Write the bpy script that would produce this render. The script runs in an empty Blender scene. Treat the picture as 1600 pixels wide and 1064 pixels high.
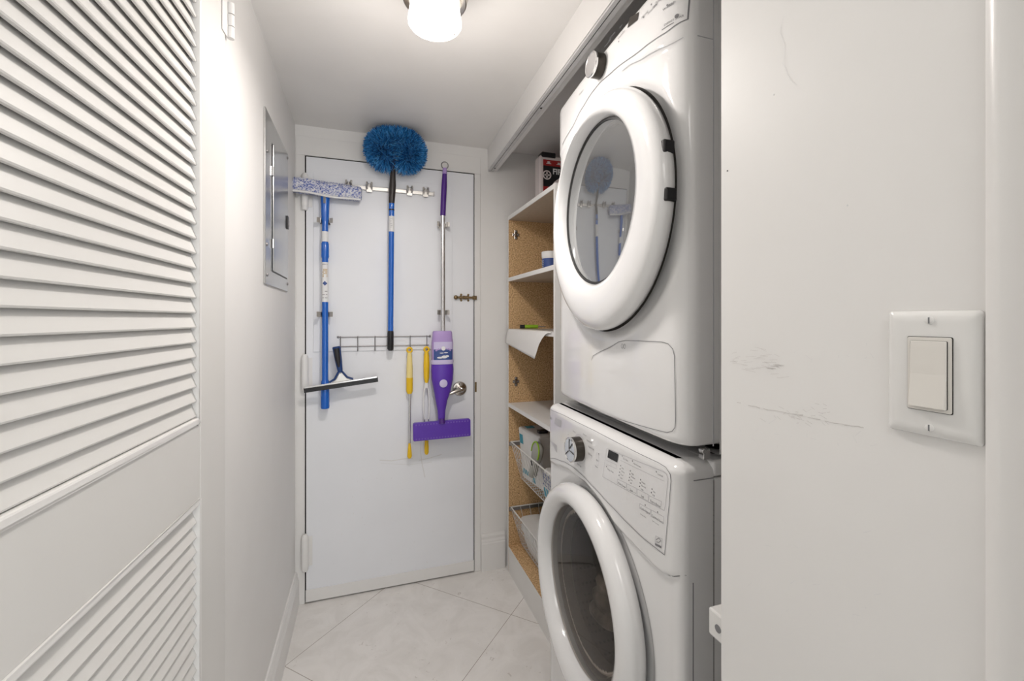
import bpy, bmesh, math, random
from mathutils import Vector, Matrix, Euler
random.seed(7)
C = bpy.context.scene.collection
PI = math.pi
# ------------------------------------------------------------------ camera, light, exposure
F, TH, HC, VH = 681.0, math.radians(18.6), 1.284, 499.0
cd = bpy.data.cameras.new('camera'); cam = bpy.data.objects.new('camera', cd); C.objects.link(cam)
cam.location = (0, 0, HC); cam.rotation_euler = (PI/2, 0, -TH)
cd.sensor_width = 36; cd.lens = F/1600*36; cd.shift_y = -(532-VH)/1600; cd.clip_start = .02
bpy.context.scene.camera = cam
w = bpy.data.worlds.new('world'); bpy.context.scene.world = w; w.use_nodes = True
w.node_tree.nodes['Background'].inputs[0].default_value = (.90, .95, 1, 1)
w.node_tree.nodes['Background'].inputs[1].default_value = .6
vs = bpy.context.scene.view_settings
vs.view_transform = 'Standard'; vs.look = 'None'; vs.gamma = 1; vs.use_curve_mapping = False
vs.exposure = -0.07
def area(name, loc, rot, sx, sy, power, col):
    l = bpy.data.lights.new(name, 'AREA'); l.shape = 'RECTANGLE'; l.size = sx; l.size_y = sy; l.energy = power; l.color = col
    o = bpy.data.objects.new(name, l); C.objects.link(o); o.location = loc; o.rotation_euler = rot
    return o
area('hall_fill_light', (.75, -2.38, 1.2), (PI/2, 0, PI), 1.9, 1.9, 40, (.90, .95, 1.0))  # added cool fill from behind the camera, no real window there
area('hall_overhead_fill', (0.30, -.55, 2.14), (0, 0, 0), .9, .9, 11, (1, .97, .92))  # added overhead fill to brighten the closet floor, no actual fixture

# ------------------------------------------------------------------ measuring helpers (photo point -> place on a known plane)
_s, _c = math.sin(TH), math.cos(TH)
def _r(u): a = (u-800)/F; return (a*_c+_s)/(_c-a*_s)
def yp(u, v, Y): X = _r(u)*Y; return Vector((X, Y, HC+(VH-v)/F*(X*_s+Y*_c)))
def xp(u, v, X): Y = X/_r(u); return Vector((X, Y, HC+(VH-v)/F*(X*_s+Y*_c)))

# ------------------------------------------------------------------ materials
def mat(name, col, rough=.5, metal=0, bump=0, bscale=60, var=0, vscale=4, spec=.5, trans=0, coat=0, ior=1.45, emit=0, alpha=1, aniso=None):
    m = bpy.data.materials.new(name); m.use_nodes = True; nt = m.node_tree; b = nt.nodes['Principled BSDF']
    b.inputs['Base Color'].default_value = (*col, 1); b.inputs['Roughness'].default_value = rough
    b.inputs['Metallic'].default_value = metal; b.inputs['Specular IOR Level'].default_value = spec
    b.inputs['Transmission Weight'].default_value = trans; b.inputs['Coat Weight'].default_value = coat
    b.inputs['IOR'].default_value = ior; b.inputs['Alpha'].default_value = alpha
    if emit:
        b.inputs['Emission Color'].default_value = (*col, 1); b.inputs['Emission Strength'].default_value = emit
    tc = nt.nodes.new('ShaderNodeTexCoord')
    if var:
        n = nt.nodes.new('ShaderNodeTexNoise'); n.inputs['Scale'].default_value = vscale; n.inputs['Detail'].default_value = 4
        nt.links.new(tc.outputs['Object'], n.inputs['Vector'])
        r = nt.nodes.new('ShaderNodeValToRGB'); r.color_ramp.elements[0].position = .3; r.color_ramp.elements[1].position = .7
        r.color_ramp.elements[0].color = (*[x*(1-var) for x in col], 1); r.color_ramp.elements[1].color = (*[min(1, x*(1+var*.5)) for x in col], 1)
        nt.links.new(n.outputs['Fac'], r.inputs['Fac']); nt.links.new(r.outputs['Color'], b.inputs['Base Color'])
    if bump:
        n = nt.nodes.new('ShaderNodeTexNoise'); n.inputs['Scale'].default_value = bscale; n.inputs['Detail'].default_value = 3
        if aniso:
            mp = nt.nodes.new('ShaderNodeMapping'); mp.inputs['Scale'].default_value = aniso
            nt.links.new(tc.outputs['Object'], mp.inputs['Vector']); nt.links.new(mp.outputs['Vector'], n.inputs['Vector'])
        else: nt.links.new(tc.outputs['Object'], n.inputs['Vector'])
        bp = nt.nodes.new('ShaderNodeBump'); bp.inputs['Strength'].default_value = bump; bp.inputs['Distance'].default_value = .002
        nt.links.new(n.outputs['Fac'], bp.inputs['Height']); nt.links.new(bp.outputs['Normal'], b.inputs['Normal'])
    return m
M = {}
M['wall'] = mat('painted_wall', (.83, .82, .805), .45, bump=.12, bscale=45, var=.03, vscale=3)
M['ceil'] = mat('ceiling_paint', (.86, .845, .825), .3, bump=.10, bscale=40, var=.03)
M['door'] = mat('door_gloss_paint', (.845, .86, .895), .38, bump=.10, bscale=25, var=.02)
M['trim'] = mat('trim_gloss_paint', (.82, .81, .795), .3, bump=.08, bscale=50, var=.02)
M['louver'] = mat('louver_paint', (.72, .71, .69), .42, bump=.06, bscale=80, var=.02)
M['void'] = mat('dark_gap', (.02, .018, .016), .9)
M['white'] = mat('white_enamel', (.82, .82, .82), .12, coat=.5, var=.01)
M['whitepl'] = mat('white_plastic', (.80, .795, .78), .25, coat=.2)
M['side'] = mat('cabinet_side_enamel', (.86, .86, .86), .3, var=.01)
M['ivory'] = mat('ivory_plastic', (.76, .735, .69), .3)
M['grey'] = mat('grey_print', (.22, .22, .23), .5)
M['lgrey'] = mat('light_grey_print', (.50, .50, .52), .5)
M['blackp'] = mat('black_plastic', (.018, .018, .02), .35)
M['knobdark'] = mat('dark_knob_side', (.06, .052, .045), .3, metal=.6)
M['chrome'] = mat('chrome', (.78, .78, .78), .15, metal=1)
M['chromed'] = mat('brushed_rail_metal', (.62, .60, .57), .3, metal=1)
M['nickel'] = mat('satin_nickel', (.50, .46, .42), .22, metal=1)
M['brass'] = mat('aged_brass', (.27, .19, .10), .35, metal=.9, bump=.3, bscale=200)
M['galv'] = mat('galvanised_panel_metal', (.60, .60, .60), .2, metal=1, var=.08, vscale=12, bump=.05, bscale=20)
M['track'] = mat('track_metal', (.66, .66, .66), .4, metal=.15, var=.08, vscale=30)
M['wire'] = mat('grey_wire', (.28, .27, .27), .4, metal=.6)
M['wwire'] = mat('white_coated_wire', (.72, .71, .69), .35)
M['blue'] = mat('blue_pole', (.012, .13, .56), .25, coat=.4)
M['navy'] = mat('navy_handle', (.015, .05, .18), .35)
M['darkbrown'] = mat('dark_ferrule', (.035, .028, .026), .35)
M['purple'] = mat('purple_plastic', (.115, .04, .43), .35, var=.05, vscale=30)
M['purpled'] = mat('dark_purple_grip', (.075, .018, .22), .35)
M['lav'] = mat('lavender_plastic', (.44, .31, .63), .4)
M['ribp'] = mat('mid_purple_rib', (.20, .11, .50), .4)
M['lavl'] = mat('pale_lavender', (.62, .56, .80), .4)
M['yellow'] = mat('yellow_plastic', (.88, .56, .02), .35)
M['yellowp'] = mat('pale_yellow_grip', (.90, .74, .30), .4)
M['silver'] = mat('silver_tube', (.66, .65, .65), .25, metal=.85)
M['paper'] = mat('white_label', (.82, .82, .82), .5)
M['gold'] = mat('gold_print', (.55, .38, .16), .5)
M['red'] = mat('red_plastic', (.42, .028, .03), .3, var=.1, vscale=20)
M['clear'] = mat('clear_case', (.80, .72, .71), .2)
M['lime'] = mat('lime_plastic', (.30, .52, .03), .35)
M['teal'] = mat('teal_print', (.05, .33, .45), .4)
M['jarblue'] = mat('blue_jar_label', (.05, .09, .28), .4)
M['pack'] = mat('white_package', (.80, .80, .79), .35, var=.04, vscale=20)
M['greypl'] = mat('grey_plastic', (.36, .36, .33), .35, var=.05, vscale=25)
M['green'] = mat('dark_green_pack', (.05, .16, .03), .4, var=.4, vscale=40)
M['shelfw'] = mat('white_melamine', (.80, .79, .77), .3, var=.02)
M['rubber'] = mat('grey_rubber_gasket', (.025, .025, .025), .5)
M['scuff'] = mat('faint_scuff', (.62, .60, .58), .6)
M['scuffl'] = mat('very_faint_scuff', (.74, .74, .74), .6)
M['darkcloth'] = mat('dark_blue_cloth', (.04, .06, .12), .7, bump=.5, bscale=80, var=.5, vscale=18)

def chipboard():
    m = mat('particle_board', (.45, .27, .12), .7); nt = m.node_tree; b = nt.nodes['Principled BSDF']
    tc = nt.nodes.new('ShaderNodeTexCoord'); n = nt.nodes.new('ShaderNodeTexNoise'); n.inputs['Scale'].default_value = 160; n.inputs['Detail'].default_value = 6
    r = nt.nodes.new('ShaderNodeValToRGB'); e = r.color_ramp.elements
    e[0].position = .32; e[0].color = (.36, .21, .10, 1); e[1].position = .68; e[1].color = (.80, .58, .34, 1)
    x = r.color_ramp.elements.new(.5); x.color = (.62, .40, .20, 1)
    nt.links.new(tc.outputs['Object'], n.inputs['Vector']); nt.links.new(n.outputs['Fac'], r.inputs['Fac']); nt.links.new(r.outputs['Color'], b.inputs['Base Color'])
    return m
M['chip'] = chipboard()
def floor_mat():
    m = mat('marble_look_vinyl_tile', (.7, .67, .63), .32); nt = m.node_tree; b = nt.nodes['Principled BSDF']; N = nt.nodes.new; L = nt.links.new
    tc = N('ShaderNodeTexCoord'); mp = N('ShaderNodeMapping'); mp.inputs['Rotation'].default_value = (0, 0, PI/4)
    L(tc.outputs['Object'], mp.inputs['Vector'])      # x' = (x-y)/rt2, y' = (x+y)/rt2
    sp = N('ShaderNodeSeparateXYZ'); L(mp.outputs['Vector'], sp.inputs[0])
    def line(sock, off, per):
        a = N('ShaderNodeMath'); a.operation = 'ADD'; L(sock, a.inputs[0]); a.inputs[1].default_value = off + 50*per
        d = N('ShaderNodeMath'); d.operation = 'MODULO'; L(a.outputs[0], d.inputs[0]); d.inputs[1].default_value = per
        e = N('ShaderNodeMath'); e.operation = 'LESS_THAN'; L(d.outputs[0], e.inputs[0]); e.inputs[1].default_value = .0020
        return e.outputs[0]
    l1 = line(sp.outputs['X'], 1.472, .625); l2 = line(sp.outputs['Y'], -1.695, .625)
    mx = N('ShaderNodeMath'); mx.operation = 'MAXIMUM'; L(l1, mx.inputs[0]); L(l2, mx.inputs[1])
    n = N('ShaderNodeTexNoise'); n.inputs['Scale'].default_value = 7; n.inputs['Detail'].default_value = 9; n.inputs['Roughness'].default_value = .62; n.inputs['Distortion'].default_value = 1.0
    L(mp.outputs['Vector'], n.inputs['Vector'])
    r = N('ShaderNodeValToRGB'); e = r.color_ramp.elements
    e[0].position = .36; e[0].color = (.79, .765, .735, 1); e[1].position = .60; e[1].color = (.87, .845, .82, 1)
    L(n.outputs['Fac'], r.inputs['Fac'])
    v = N('ShaderNodeTexNoise'); v.inputs['Scale'].default_value = 26; v.inputs['Detail'].default_value = 4; v.inputs['Distortion'].default_value = 2.2
    L(mp.outputs['Vector'], v.inputs['Vector'])
    r2 = N('ShaderNodeValToRGB'); e = r2.color_ramp.elements; e[0].position = .27; e[0].color = (.78, .76, .74, 1); e[1].position = .31; e[1].color = (1, 1, 1, 1)
    L(v.outputs['Fac'], r2.inputs['Fac'])
    mu = N('ShaderNodeMix'); mu.data_type = 'RGBA'; mu.blend_type = 'MULTIPLY'; mu.inputs[0].default_value = 1
    L(r.outputs['Color'], mu.inputs[6]); L(r2.outputs['Color'], mu.inputs[7])
    mi = N('ShaderNodeMix'); mi.data_type = 'RGBA'; L(mx.outputs[0], mi.inputs[0]); L(mu.outputs[2], mi.inputs[6]); mi.inputs[7].default_value = (.33, .27, .23, 1)
    L(mi.outputs[2], b.inputs['Base Color'])
    return m
M['floor'] = floor_mat()
M['cloth'] = mat('blue_white_cloth', (.75, .84, .95), .7, bump=.6, bscale=30, var=.85, vscale=14)
def speckle(name, stops, scale):
    m = mat(name, (.5, .5, .5), .9); nt = m.node_tree; b = nt.nodes['Principled BSDF']; N = nt.nodes.new; L = nt.links.new
    tc = N('ShaderNodeTexCoord'); n = N('ShaderNodeTexVoronoi'); n.inputs['Scale'].default_value = scale; L(tc.outputs['Object'], n.inputs['Vector'])
    r = N('ShaderNodeValToRGB'); r.color_ramp.interpolation = 'CONSTANT'; r.color_ramp.elements[0].color = (*stops[0][1], 1); r.color_ramp.elements[1].position = stops[1][0]; r.color_ramp.elements[1].color = (*stops[1][1], 1)
    for p, c in stops[2:]: x = r.color_ramp.elements.new(p); x.color = (*c, 1)
    s = N('ShaderNodeSeparateColor'); L(n.outputs['Color'], s.inputs[0]); L(s.outputs[0], r.inputs['Fac']); L(r.outputs['Color'], b.inputs['Base Color'])
    return m
M['fleece'] = speckle('speckled_microfibre', [(0, (.13, .18, .48)), (.20, (.38, .42, .66)), (.42, (.66, .68, .80)), (.62, (.82, .82, .85))], 230)
def bristle_mat():
    m = mat('blue_bristle', (.02, .2, .6), .45); nt = m.node_tree; b = nt.nodes['Principled BSDF']; N = nt.nodes.new; L = nt.links.new
    g = N('ShaderNodeNewGeometry'); r = N('ShaderNodeValToRGB'); e = r.color_ramp.elements
    e[0].color = (.004, .03, .13, 1); e[1].color = (.16, .52, .93, 1); x = e.new(.5); x.color = (.018, .23, .62, 1)
    L(g.outputs['Random Per Island'], r.inputs['Fac']); L(r.outputs['Color'], b.inputs['Base Color'])
    return m
M['bristle'] = bristle_mat()
def glass_mat(name, tint, refl, rough=.02, trans=(.6, .6, .6), milk=0, milkcol=(.4, .4, .4)):
    m = bpy.data.materials.new(name); m.use_nodes = True; nt = m.node_tree; nt.nodes.clear(); N = nt.nodes.new; L = nt.links.new
    o = N('ShaderNodeOutputMaterial'); mi = N('ShaderNodeMixShader'); g = N('ShaderNodeBsdfGlossy'); t = N('ShaderNodeBsdfTransparent')
    g.inputs['Color'].default_value = (*tint, 1); g.inputs['Roughness'].default_value = rough; t.inputs['Color'].default_value = (*trans, 1)
    ge = N('ShaderNodeNewGeometry'); dt = N('ShaderNodeVectorMath'); dt.operation = 'DOT_PRODUCT'; L(ge.outputs['Normal'], dt.inputs[0]); L(ge.outputs['Incoming'], dt.inputs[1])
    ab = N('ShaderNodeMath'); ab.operation = 'ABSOLUTE'; L(dt.outputs['Value'], ab.inputs[0])
    om = N('ShaderNodeMath'); om.operation = 'SUBTRACT'; om.inputs[0].default_value = 1; L(ab.outputs[0], om.inputs[1])
    pw = N('ShaderNodeMath'); pw.operation = 'POWER'; L(om.outputs[0], pw.inputs[0]); pw.inputs[1].default_value = 5
    fr = N('ShaderNodeMath'); fr.operation = 'MULTIPLY_ADD'; L(pw.outputs[0], fr.inputs[0]); fr.inputs[1].default_value = 1-refl; fr.inputs[2].default_value = refl
    df = N('ShaderNodeBsdfDiffuse'); df.inputs['Color'].default_value = (*milkcol, 1); m2 = N('ShaderNodeMixShader'); m2.inputs[0].default_value = milk
    L(t.outputs[0], m2.inputs[1]); L(df.outputs[0], m2.inputs[2])
    L(fr.outputs[0], mi.inputs[0]); L(m2.outputs[0], mi.inputs[1]); L(g.outputs[0], mi.inputs[2]); L(mi.outputs[0], o.inputs['Surface'])
    return m
M['dglass'] = glass_mat('dryer_window_glass', (.80, .82, .83), .40, rough=.03, trans=(.5, .5, .5), milk=.5, milkcol=(.20, .20, .20))
M['wglass'] = glass_mat('washer_window_glass', (.80, .77, .74), .045, trans=(.62, .57, .52))
M['lampglass'] = mat('lit_frosted_glass', (1, .96, .91), .25, emit=1.7)
M['drumgrey'] = mat('dryer_drum_grey', (.40, .40, .40), .5, metal=.3)
def drum_mat():
    m = mat('perforated_drum_steel', (.10, .095, .09), .3, metal=.9); nt = m.node_tree; b = nt.nodes['Principled BSDF']; N = nt.nodes.new; L = nt.links.new
    tc = N('ShaderNodeTexCoord'); v = N('ShaderNodeTexVoronoi'); v.inputs['Scale'].default_value = 70; v.inputs['Randomness'].default_value = 0; L(tc.outputs['Object'], v.inputs['Vector'])
    r = N('ShaderNodeValToRGB'); e = r.color_ramp.elements; e[0].position = .25; e[0].color = (.01, .01, .01, 1); e[1].position = .3; e[1].color = (.10, .085, .075, 1)
    L(v.outputs['Distance'], r.inputs['Fac']); L(r.outputs['Color'], b.inputs['Base Color'])
    return m
M['drum'] = drum_mat()
M['bowl'] = glass_mat('inner_glass_bowl', (.8, .8, .8), .02, trans=(.8, .78, .76))

# ------------------------------------------------------------------ object helpers
def root_of(o):
    while o.parent: o = o.parent
    return o
def thing(name, label, cat, loc, group=None, kind=None):
    o = bpy.data.objects.new(name, None); o.empty_display_size = .05; C.objects.link(o); o.location = loc
    o['label'] = label; o['category'] = cat
    if group: o['group'] = group
    if kind: o['kind'] = kind
    return o
def obj(name, bm, m, parent=None, smooth=False, bevel=0, label=None, kind=None, seg=2, origin=None, autos=None):
    """link a bmesh (world coordinates) as one mesh object under parent, or at top level"""
    bmesh.ops.remove_doubles(bm, verts=bm.verts, dist=1e-6)
    bmesh.ops.recalc_face_normals(bm, faces=bm.faces)
    if parent: off = root_of(parent).location.copy()
    elif origin is not None: off = Vector(origin)
    else:
        xs = [v.co for v in bm.verts]
        off = Vector((sum(v.x for v in xs)/len(xs), sum(v.y for v in xs)/len(xs), min(v.z for v in xs)))
    for v in bm.verts: v.co -= off
    me = bpy.data.meshes.new(name); bm.to_mesh(me); bm.free()
    o = bpy.data.objects.new(name, me); C.objects.link(o)
    if parent: o.parent = parent
    else: o.location = off
    me.materials.append(M[m] if isinstance(m, str) else m)
    if smooth:
        for p in me.polygons: p.use_smooth = True
        if smooth != 'all': me.set_sharp_from_angle(angle=math.radians(autos or 40))
    if bevel:
        b = o.modifiers.new('bevel', 'BEVEL'); b.width = bevel; b.segments = seg; b.limit_method = 'ANGLE'; b.harden_normals = False
    if label: o['label'] = label
    if kind: o['kind'] = kind
    return o
def tag(o, label, cat, group=None, kind=None):
    o['label'] = label; o['category'] = cat
    if group: o['group'] = group
    if kind: o['kind'] = kind
    return o
def NB(): return bmesh.new()
def box(bm, x0, x1, y0, y1, z0, z1, tf=None):
    vs = [bm.verts.new((x, y, z)) for x in (x0, x1) for y in (y0, y1) for z in (z0, z1)]
    for f in ((0,1,3,2), (4,6,7,5), (0,4,5,1), (2,3,7,6), (0,2,6,4), (1,5,7,3)): bm.faces.new([vs[i] for i in f])
    if tf:
        for v in vs: v.co = tf(v.co)
    return bm
def prism(bm, pts, fn, t0, t1):
    """pts = 2D outline, fn(a,b,t) -> world; extruded between t0 and t1"""
    A = [bm.verts.new(fn(a, b, t0)) for a, b in pts]; B = [bm.verts.new(fn(a, b, t1)) for a, b in pts]
    n = len(pts)
    bm.faces.new(A); bm.faces.new(B[::-1])
    for i in range(n): bm.faces.new((A[i], A[(i+1) % n], B[(i+1) % n], B[i]))
    return bm
def frame_of(d):
    d = d.normalized(); u = d.orthogonal().normalized(); return u, d.cross(u)
def tube(bm, pts, r, n=10, cap=True):
    pts = [Vector(p) for p in pts]; rs = r if isinstance(r, (list, tuple)) else [r]*len(pts)
    rings = []; u = None
    for i, p in enumerate(pts):
        d = (pts[min(i+1, len(pts)-1)] - pts[max(i-1, 0)]).normalized()
        if u is None: u = d.orthogonal().normalized()
        else: u = (u - d*u.dot(d)).normalized()
        v = d.cross(u)
        rings.append([bm.verts.new(p + (u*math.cos(a) + v*math.sin(a))*rs[i]) for a in [2*PI*k/n for k in range(n)]])
    for a, b in zip(rings, rings[1:]):
        for k in range(n): bm.faces.new((a[k], a[(k+1) % n], b[(k+1) % n], b[k]))
    if cap: bm.faces.new(rings[0][::-1]); bm.faces.new(rings[-1])
    return bm
def loft(bm, secs, n=24, cap=True, power=2.0):
    """secs: (cx, cy, z, rx, ry) superellipse rings"""
    rings = []
    for cx, cy, z, rx, ry in secs:
        R = []
        for k in range(n):
            a = 2*PI*k/n; c_, s_ = math.cos(a), math.sin(a)
            R.append(bm.verts.new((cx + rx*abs(c_)**(2/power)*(1 if c_ >= 0 else -1), cy + ry*abs(s_)**(2/power)*(1 if s_ >= 0 else -1), z)))
        rings.append(R)
    for a, b in zip(rings, rings[1:]):
        for k in range(n): bm.faces.new((a[k], a[(k+1) % n], b[(k+1) % n], b[k]))
    if cap: bm.faces.new(rings[0][::-1]); bm.faces.new(rings[-1])
    return bm
def lathe(bm, prof, fn, n=48, close=False):
    """prof: (r, t); fn(r, angle, t)->world"""
    rings = [[bm.verts.new(fn(r, 2*PI*k/n, t)) for k in range(n)] for r, t in prof]
    for a, b in zip(rings, rings[1:]):
        for k in range(n): bm.faces.new((a[k], a[(k+1) % n], b[(k+1) % n], b[k]))
    if close: bm.faces.new(rings[-1])
    return bm
def cyl(bm, p0, p1, r, n=20): return tube(bm, [p0, p1], r, n)
def sphere(bm, c, r, sc=(1, 1, 1), seg=16):
    m = Matrix.Translation(c) @ Matrix.Diagonal((r*sc[0], r*sc[1], r*sc[2], 1))
    bmesh.ops.create_uvsphere(bm, u_segments=seg, v_segments=seg//2+2, radius=1, matrix=m); return bm
def interp(pts, x):
    if x <= pts[0][0]: return pts[0][1]
    for (a, b), (c, d) in zip(pts, pts[1:]):
        if x <= c: t = (x-a)/(c-a); t = t*t*(3-2*t)*.5 + t*.5; return b+(d-b)*t
    return pts[-1][1]
def sstep(a, b, x): t = max(0, min(1, (x-a)/(b-a))); return t*t*(3-2*t)

# ------------------------------------------------------------------ the room
XL, YB, ZC = -.299, 2.165, 2.160
def struct(name, bm, m, label=None, cat=None, **k):
    o = obj(name, bm, m, kind='structure', **k)
    if label: o['label'] = label; o['category'] = cat
    return o
struct('floor', box(NB(), -1.8, 2.2, -2.6, 2.4, -.1, 0), 'floor', 'pale marble look floor of large tiles laid on the diagonal', 'floor', origin=(0, 0, 0))
struct('ceiling', box(NB(), -1.8, 2.2, -2.6, 2.4, ZC, ZC+.1), 'ceil', 'smooth white painted ceiling around the glass lamp', 'ceiling')
bm = NB(); box(bm, XL-.30, XL, 1.125, YB, 0, ZC)
struct('wall_left', bm, 'wall', 'white painted wall left of the back door holding the electrical panel', 'wall')
bm = NB(); box(bm, -.56, -.385, .02, 1.125, 0, ZC); box(bm, -1.8, -.385, -.08, .02, 0, ZC)
struct('wall_left_near', bm, 'wall', 'white painted wall behind the louvered door', 'wall')
bm = NB(); box(bm, .49, .60, .10, .503, 0, ZC)
wr = struct('wall_right', bm, 'wall', 'white scuffed wall on the right with the rocker light switch', 'wall')
bm = NB(); box(bm, .60, 2.2, .10, .20, 0, ZC)
struct('wall_hall', bm, 'wall', 'white painted partition wall beyond the right door casing', 'wall')
bm = NB(); box(bm, 1.42, 1.5, .20, YB, 0, ZC)
struct('wall_recess', bm, 'wall', 'white wall at the back of the laundry recess', 'wall')
bm = NB(); box(bm, -1.8, 2.2, -2.6, -2.5, 0, ZC); box(bm, -1.9, -1.8, -2.6, .02, 0, ZC); box(bm, 2.2, 2.3, -2.6, .2, 0, ZC)
struct('wall_front', bm, 'wall', 'white hall walls behind the viewer', 'wall')
# back wall with the opening of the door
DX0, DX1, DZ = -.259, .527, 2.026
bm = NB(); box(bm, -.42, DX0, YB, YB+.1, 0, ZC); box(bm, DX1, 1.5, YB, YB+.1, 0, ZC); box(bm, DX0, DX1, YB, YB+.1, DZ, ZC)
box(bm, DX0-.02, DX1+.02, YB+.1, YB+.12, 0, DZ+.03)
struct('wall_back', bm, 'wall', 'white wall at the far end around the flush door', 'wall')
# black sheets painting the shade in the gap around the door
bm = NB(); box(bm, DX0+.0005, DX1-.0005, YB+.048, YB+.06, 0, DZ); box(bm, DX0+.0002, DX0+.0012, YB+.004, YB+.05, 0, DZ); box(bm, DX1-.0012, DX1-.0002, YB+.004, YB+.05, 0, DZ); box(bm, DX0, DX1, YB+.004, YB+.05, DZ-.0012, DZ-.0002)
struct('gap_shade', bm, 'void', 'black lining painting the shade in the gap around the back door', 'painted shade')
# soffit over the laundry recess
bm = NB()
def sof(x0, x1, z0, z1):
    prism(bm, [(x0(.503), .503), (x0(YB), YB), (x1(YB), YB), (x1(.503), .503)], lambda a, b, t: (a, b, t), z0, z1)
sx = lambda y: .596 - (YB-y)*.028
sof(sx, lambda y: sx(y)+.05, 2.05, ZC)
struct('trim_1', bm, 'wall', 'white bulkhead over the opening of the laundry recess', 'bulkhead')
tr = thing('door_track', 'grey metal sliding door track under the edge of the bulkhead', 'track', (sx(1.3)+.03, 1.3, 2.05))
def strip(a, b, z0, z1, bm): return prism(bm, [(sx(.503)+a, .503), (sx(2.155)+a, 2.155), (sx(2.155)+b, 2.155), (sx(.503)+b, .503)], lambda p, q, t: (p, q, t), z0, z1)
bm = NB(); strip(.001, .012, 2.042, 2.0499, bm); strip(.001, .029, 2.0475, 2.0499, bm); strip(.0155, .029, 2.043, 2.048, bm)
obj('slot', strip(.0122, .0153, 2.0450, 2.0474, NB()), 'blackp', tr)
obj('rail', bm, 'track', tr)
for y in (2.1, 1.45): obj('screw', cyl(NB(), (sx(y)+.022, y, 2.041), (sx(y)+.022, y, 2.0432), .004, 10), 'blackp', tr)
# baseboards
def baseboard(name, p0, p1, nrm, h, label):
    bm = NB(); p0, p1, nrm = Vector(p0), Vector(p1), Vector(nrm)
    prof = [(0, 0), (.017, 0), (.017, h*.74), (.014, h*.77), (.014, h*.80), (.010, h*.86), (.011, h*.93), (.006, h), (0, h)]
    A = [bm.verts.new(p0 + nrm*t + Vector((0, 0, z))) for t, z in prof]; B = [bm.verts.new(p1 + nrm*t + Vector((0, 0, z))) for t, z in prof]
    n = len(prof); bm.faces.new(A); bm.faces.new(B[::-1])
    for i in range(n): bm.faces.new((A[i], A[(i+1) % n], B[(i+1) % n], B[i]))
    return struct(name, bm, 'trim', label, 'baseboard')
baseboard('baseboard_left', (XL, 1.15, 0), (XL, 2.163, 0), (1, 0, 0), .150, 'white moulded baseboard along the left wall')
baseboard('baseboard_back', (.560, YB, 0), (.686, YB, 0), (0, -1, 0), .185, 'short white baseboard between the back door and the shelf cabinet')
# door frame strips around the flush door
bm = NB()
box(bm, DX0-.036, DX0-.0005, YB-.003, YB-.0005, 0, DZ+.0); box(bm, DX0-.036, DX1+.030, YB-.003, YB-.0005, DZ, DZ+.085); box(bm, DX1+.0005, DX1+.030, YB-.003, YB-.0005, 0, DZ)
fr = struct('trim_2', bm, 'trim', 'thin white frame around the back door', 'door frame', bevel=.0015)
bm = NB(); box(bm, DX1+.0008, DX1+.010, YB-.0055, YB-.003, .915, .965); box(bm, DX1+.003, DX1+.008, YB-.007, YB-.0055, .925, .955)
obj('strike_plate', bm, 'brass', fr)
bm = NB(); box(bm, .565, .569, YB-.020, YB-.017, .0, .02)
# casing of the near doorway on the right
bm = NB()
prof = [(.216, 0), (.216, .005), (.210, .010), (.204, .011), (.198, .009), (.190, .009), (.182, .019), (.150, .019), (.143, .014), (.136, .014), (.128, .021), (.10, .021), (.10, 0)]
prism(bm, prof, lambda a, b, t: (.4895-b, a, t), 0, ZC-.002)
struct('trim_3', bm, 'trim', 'white fluted door casing at the right edge', 'casing', smooth=True)
# jamb strip where the louvered door hangs
bm = NB(); box(bm, XL-.14, XL+.006, 1.110, 1.1245, 0, ZC-.002)
struct('trim_4', bm, 'trim', 'white jamb edge beside the louvered door', 'jamb', bevel=.002)

# ---- scuffs on the right wall
def scratch(bm, pts, wdt, fn):
    for (a, b), (c, d) in zip(pts, pts[1:]):
        dx, dy = c-a, d-b; l = math.hypot(dx, dy) or 1; nx, ny = -dy/l*wdt/2, dx/l*wdt/2
        bm.faces.new([bm.verts.new(fn(*p)) for p in ((a+nx, b+ny), (c+nx, d+ny), (c-nx, d-ny), (a-nx, a*0+b-ny))])
def wallpt(u, v): p = xp(u, v, .49); return (p.y, p.z)
bm = NB(); fn = lambda a, b: (.4896, a, b)
def jit(seq, j):
    out = []
    for (a, b), (c, d) in zip(seq, seq[1:]):
        for k in range(8): t = k/8; out.append((a+(c-a)*t + random.uniform(-j, j), b+(d-b)*t + random.uniform(-j, j)))
    return out + [seq[-1]]
main = jit([(1152, 629), (1200, 640), (1255, 650), (1310, 662), (1350, 668)], .8)
for i in range(len(main)-1):
    if random.random() < .8: scratch(bm, [wallpt(*main[i]), wallpt(*main[i+1])], random.uniform(.0004, .0009), fn)
for k in range(34):
    u, v = random.gauss(1250, 28), 648 + random.gauss(0, 7); a = random.uniform(-.2, .7)
    scratch(bm, [wallpt(u, v), wallpt(u+random.uniform(4, 12)*math.cos(a), v+9*math.sin(a))], .00035, fn)
for k in range(40):
    u, v = random.uniform(1140, 1215), random.gauss(566, 10)
    scratch(bm, [wallpt(u, v), wallpt(u+random.uniform(6, 22), v+random.uniform(-3, 5))], .0003, fn)
obj('scuff_mark', bm, 'scuff', wr)
bm = NB()
sq = jit([(1225, 25), (1220, 50), (1227, 70), (1224, 100), (1236, 125), (1246, 133)], 1.2)
scratch(bm, [wallpt(*p) for p in sq], .0004, fn)
for k in range(45):
    u, v = random.uniform(1150, 1380), random.choice([random.gauss(680, 14), random.uniform(790, 960), random.gauss(555, 15)])
    scratch(bm, [wallpt(u, v), wallpt(u+random.uniform(-3, 12), v+random.uniform(-8, 8))], .0003, fn)
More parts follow.
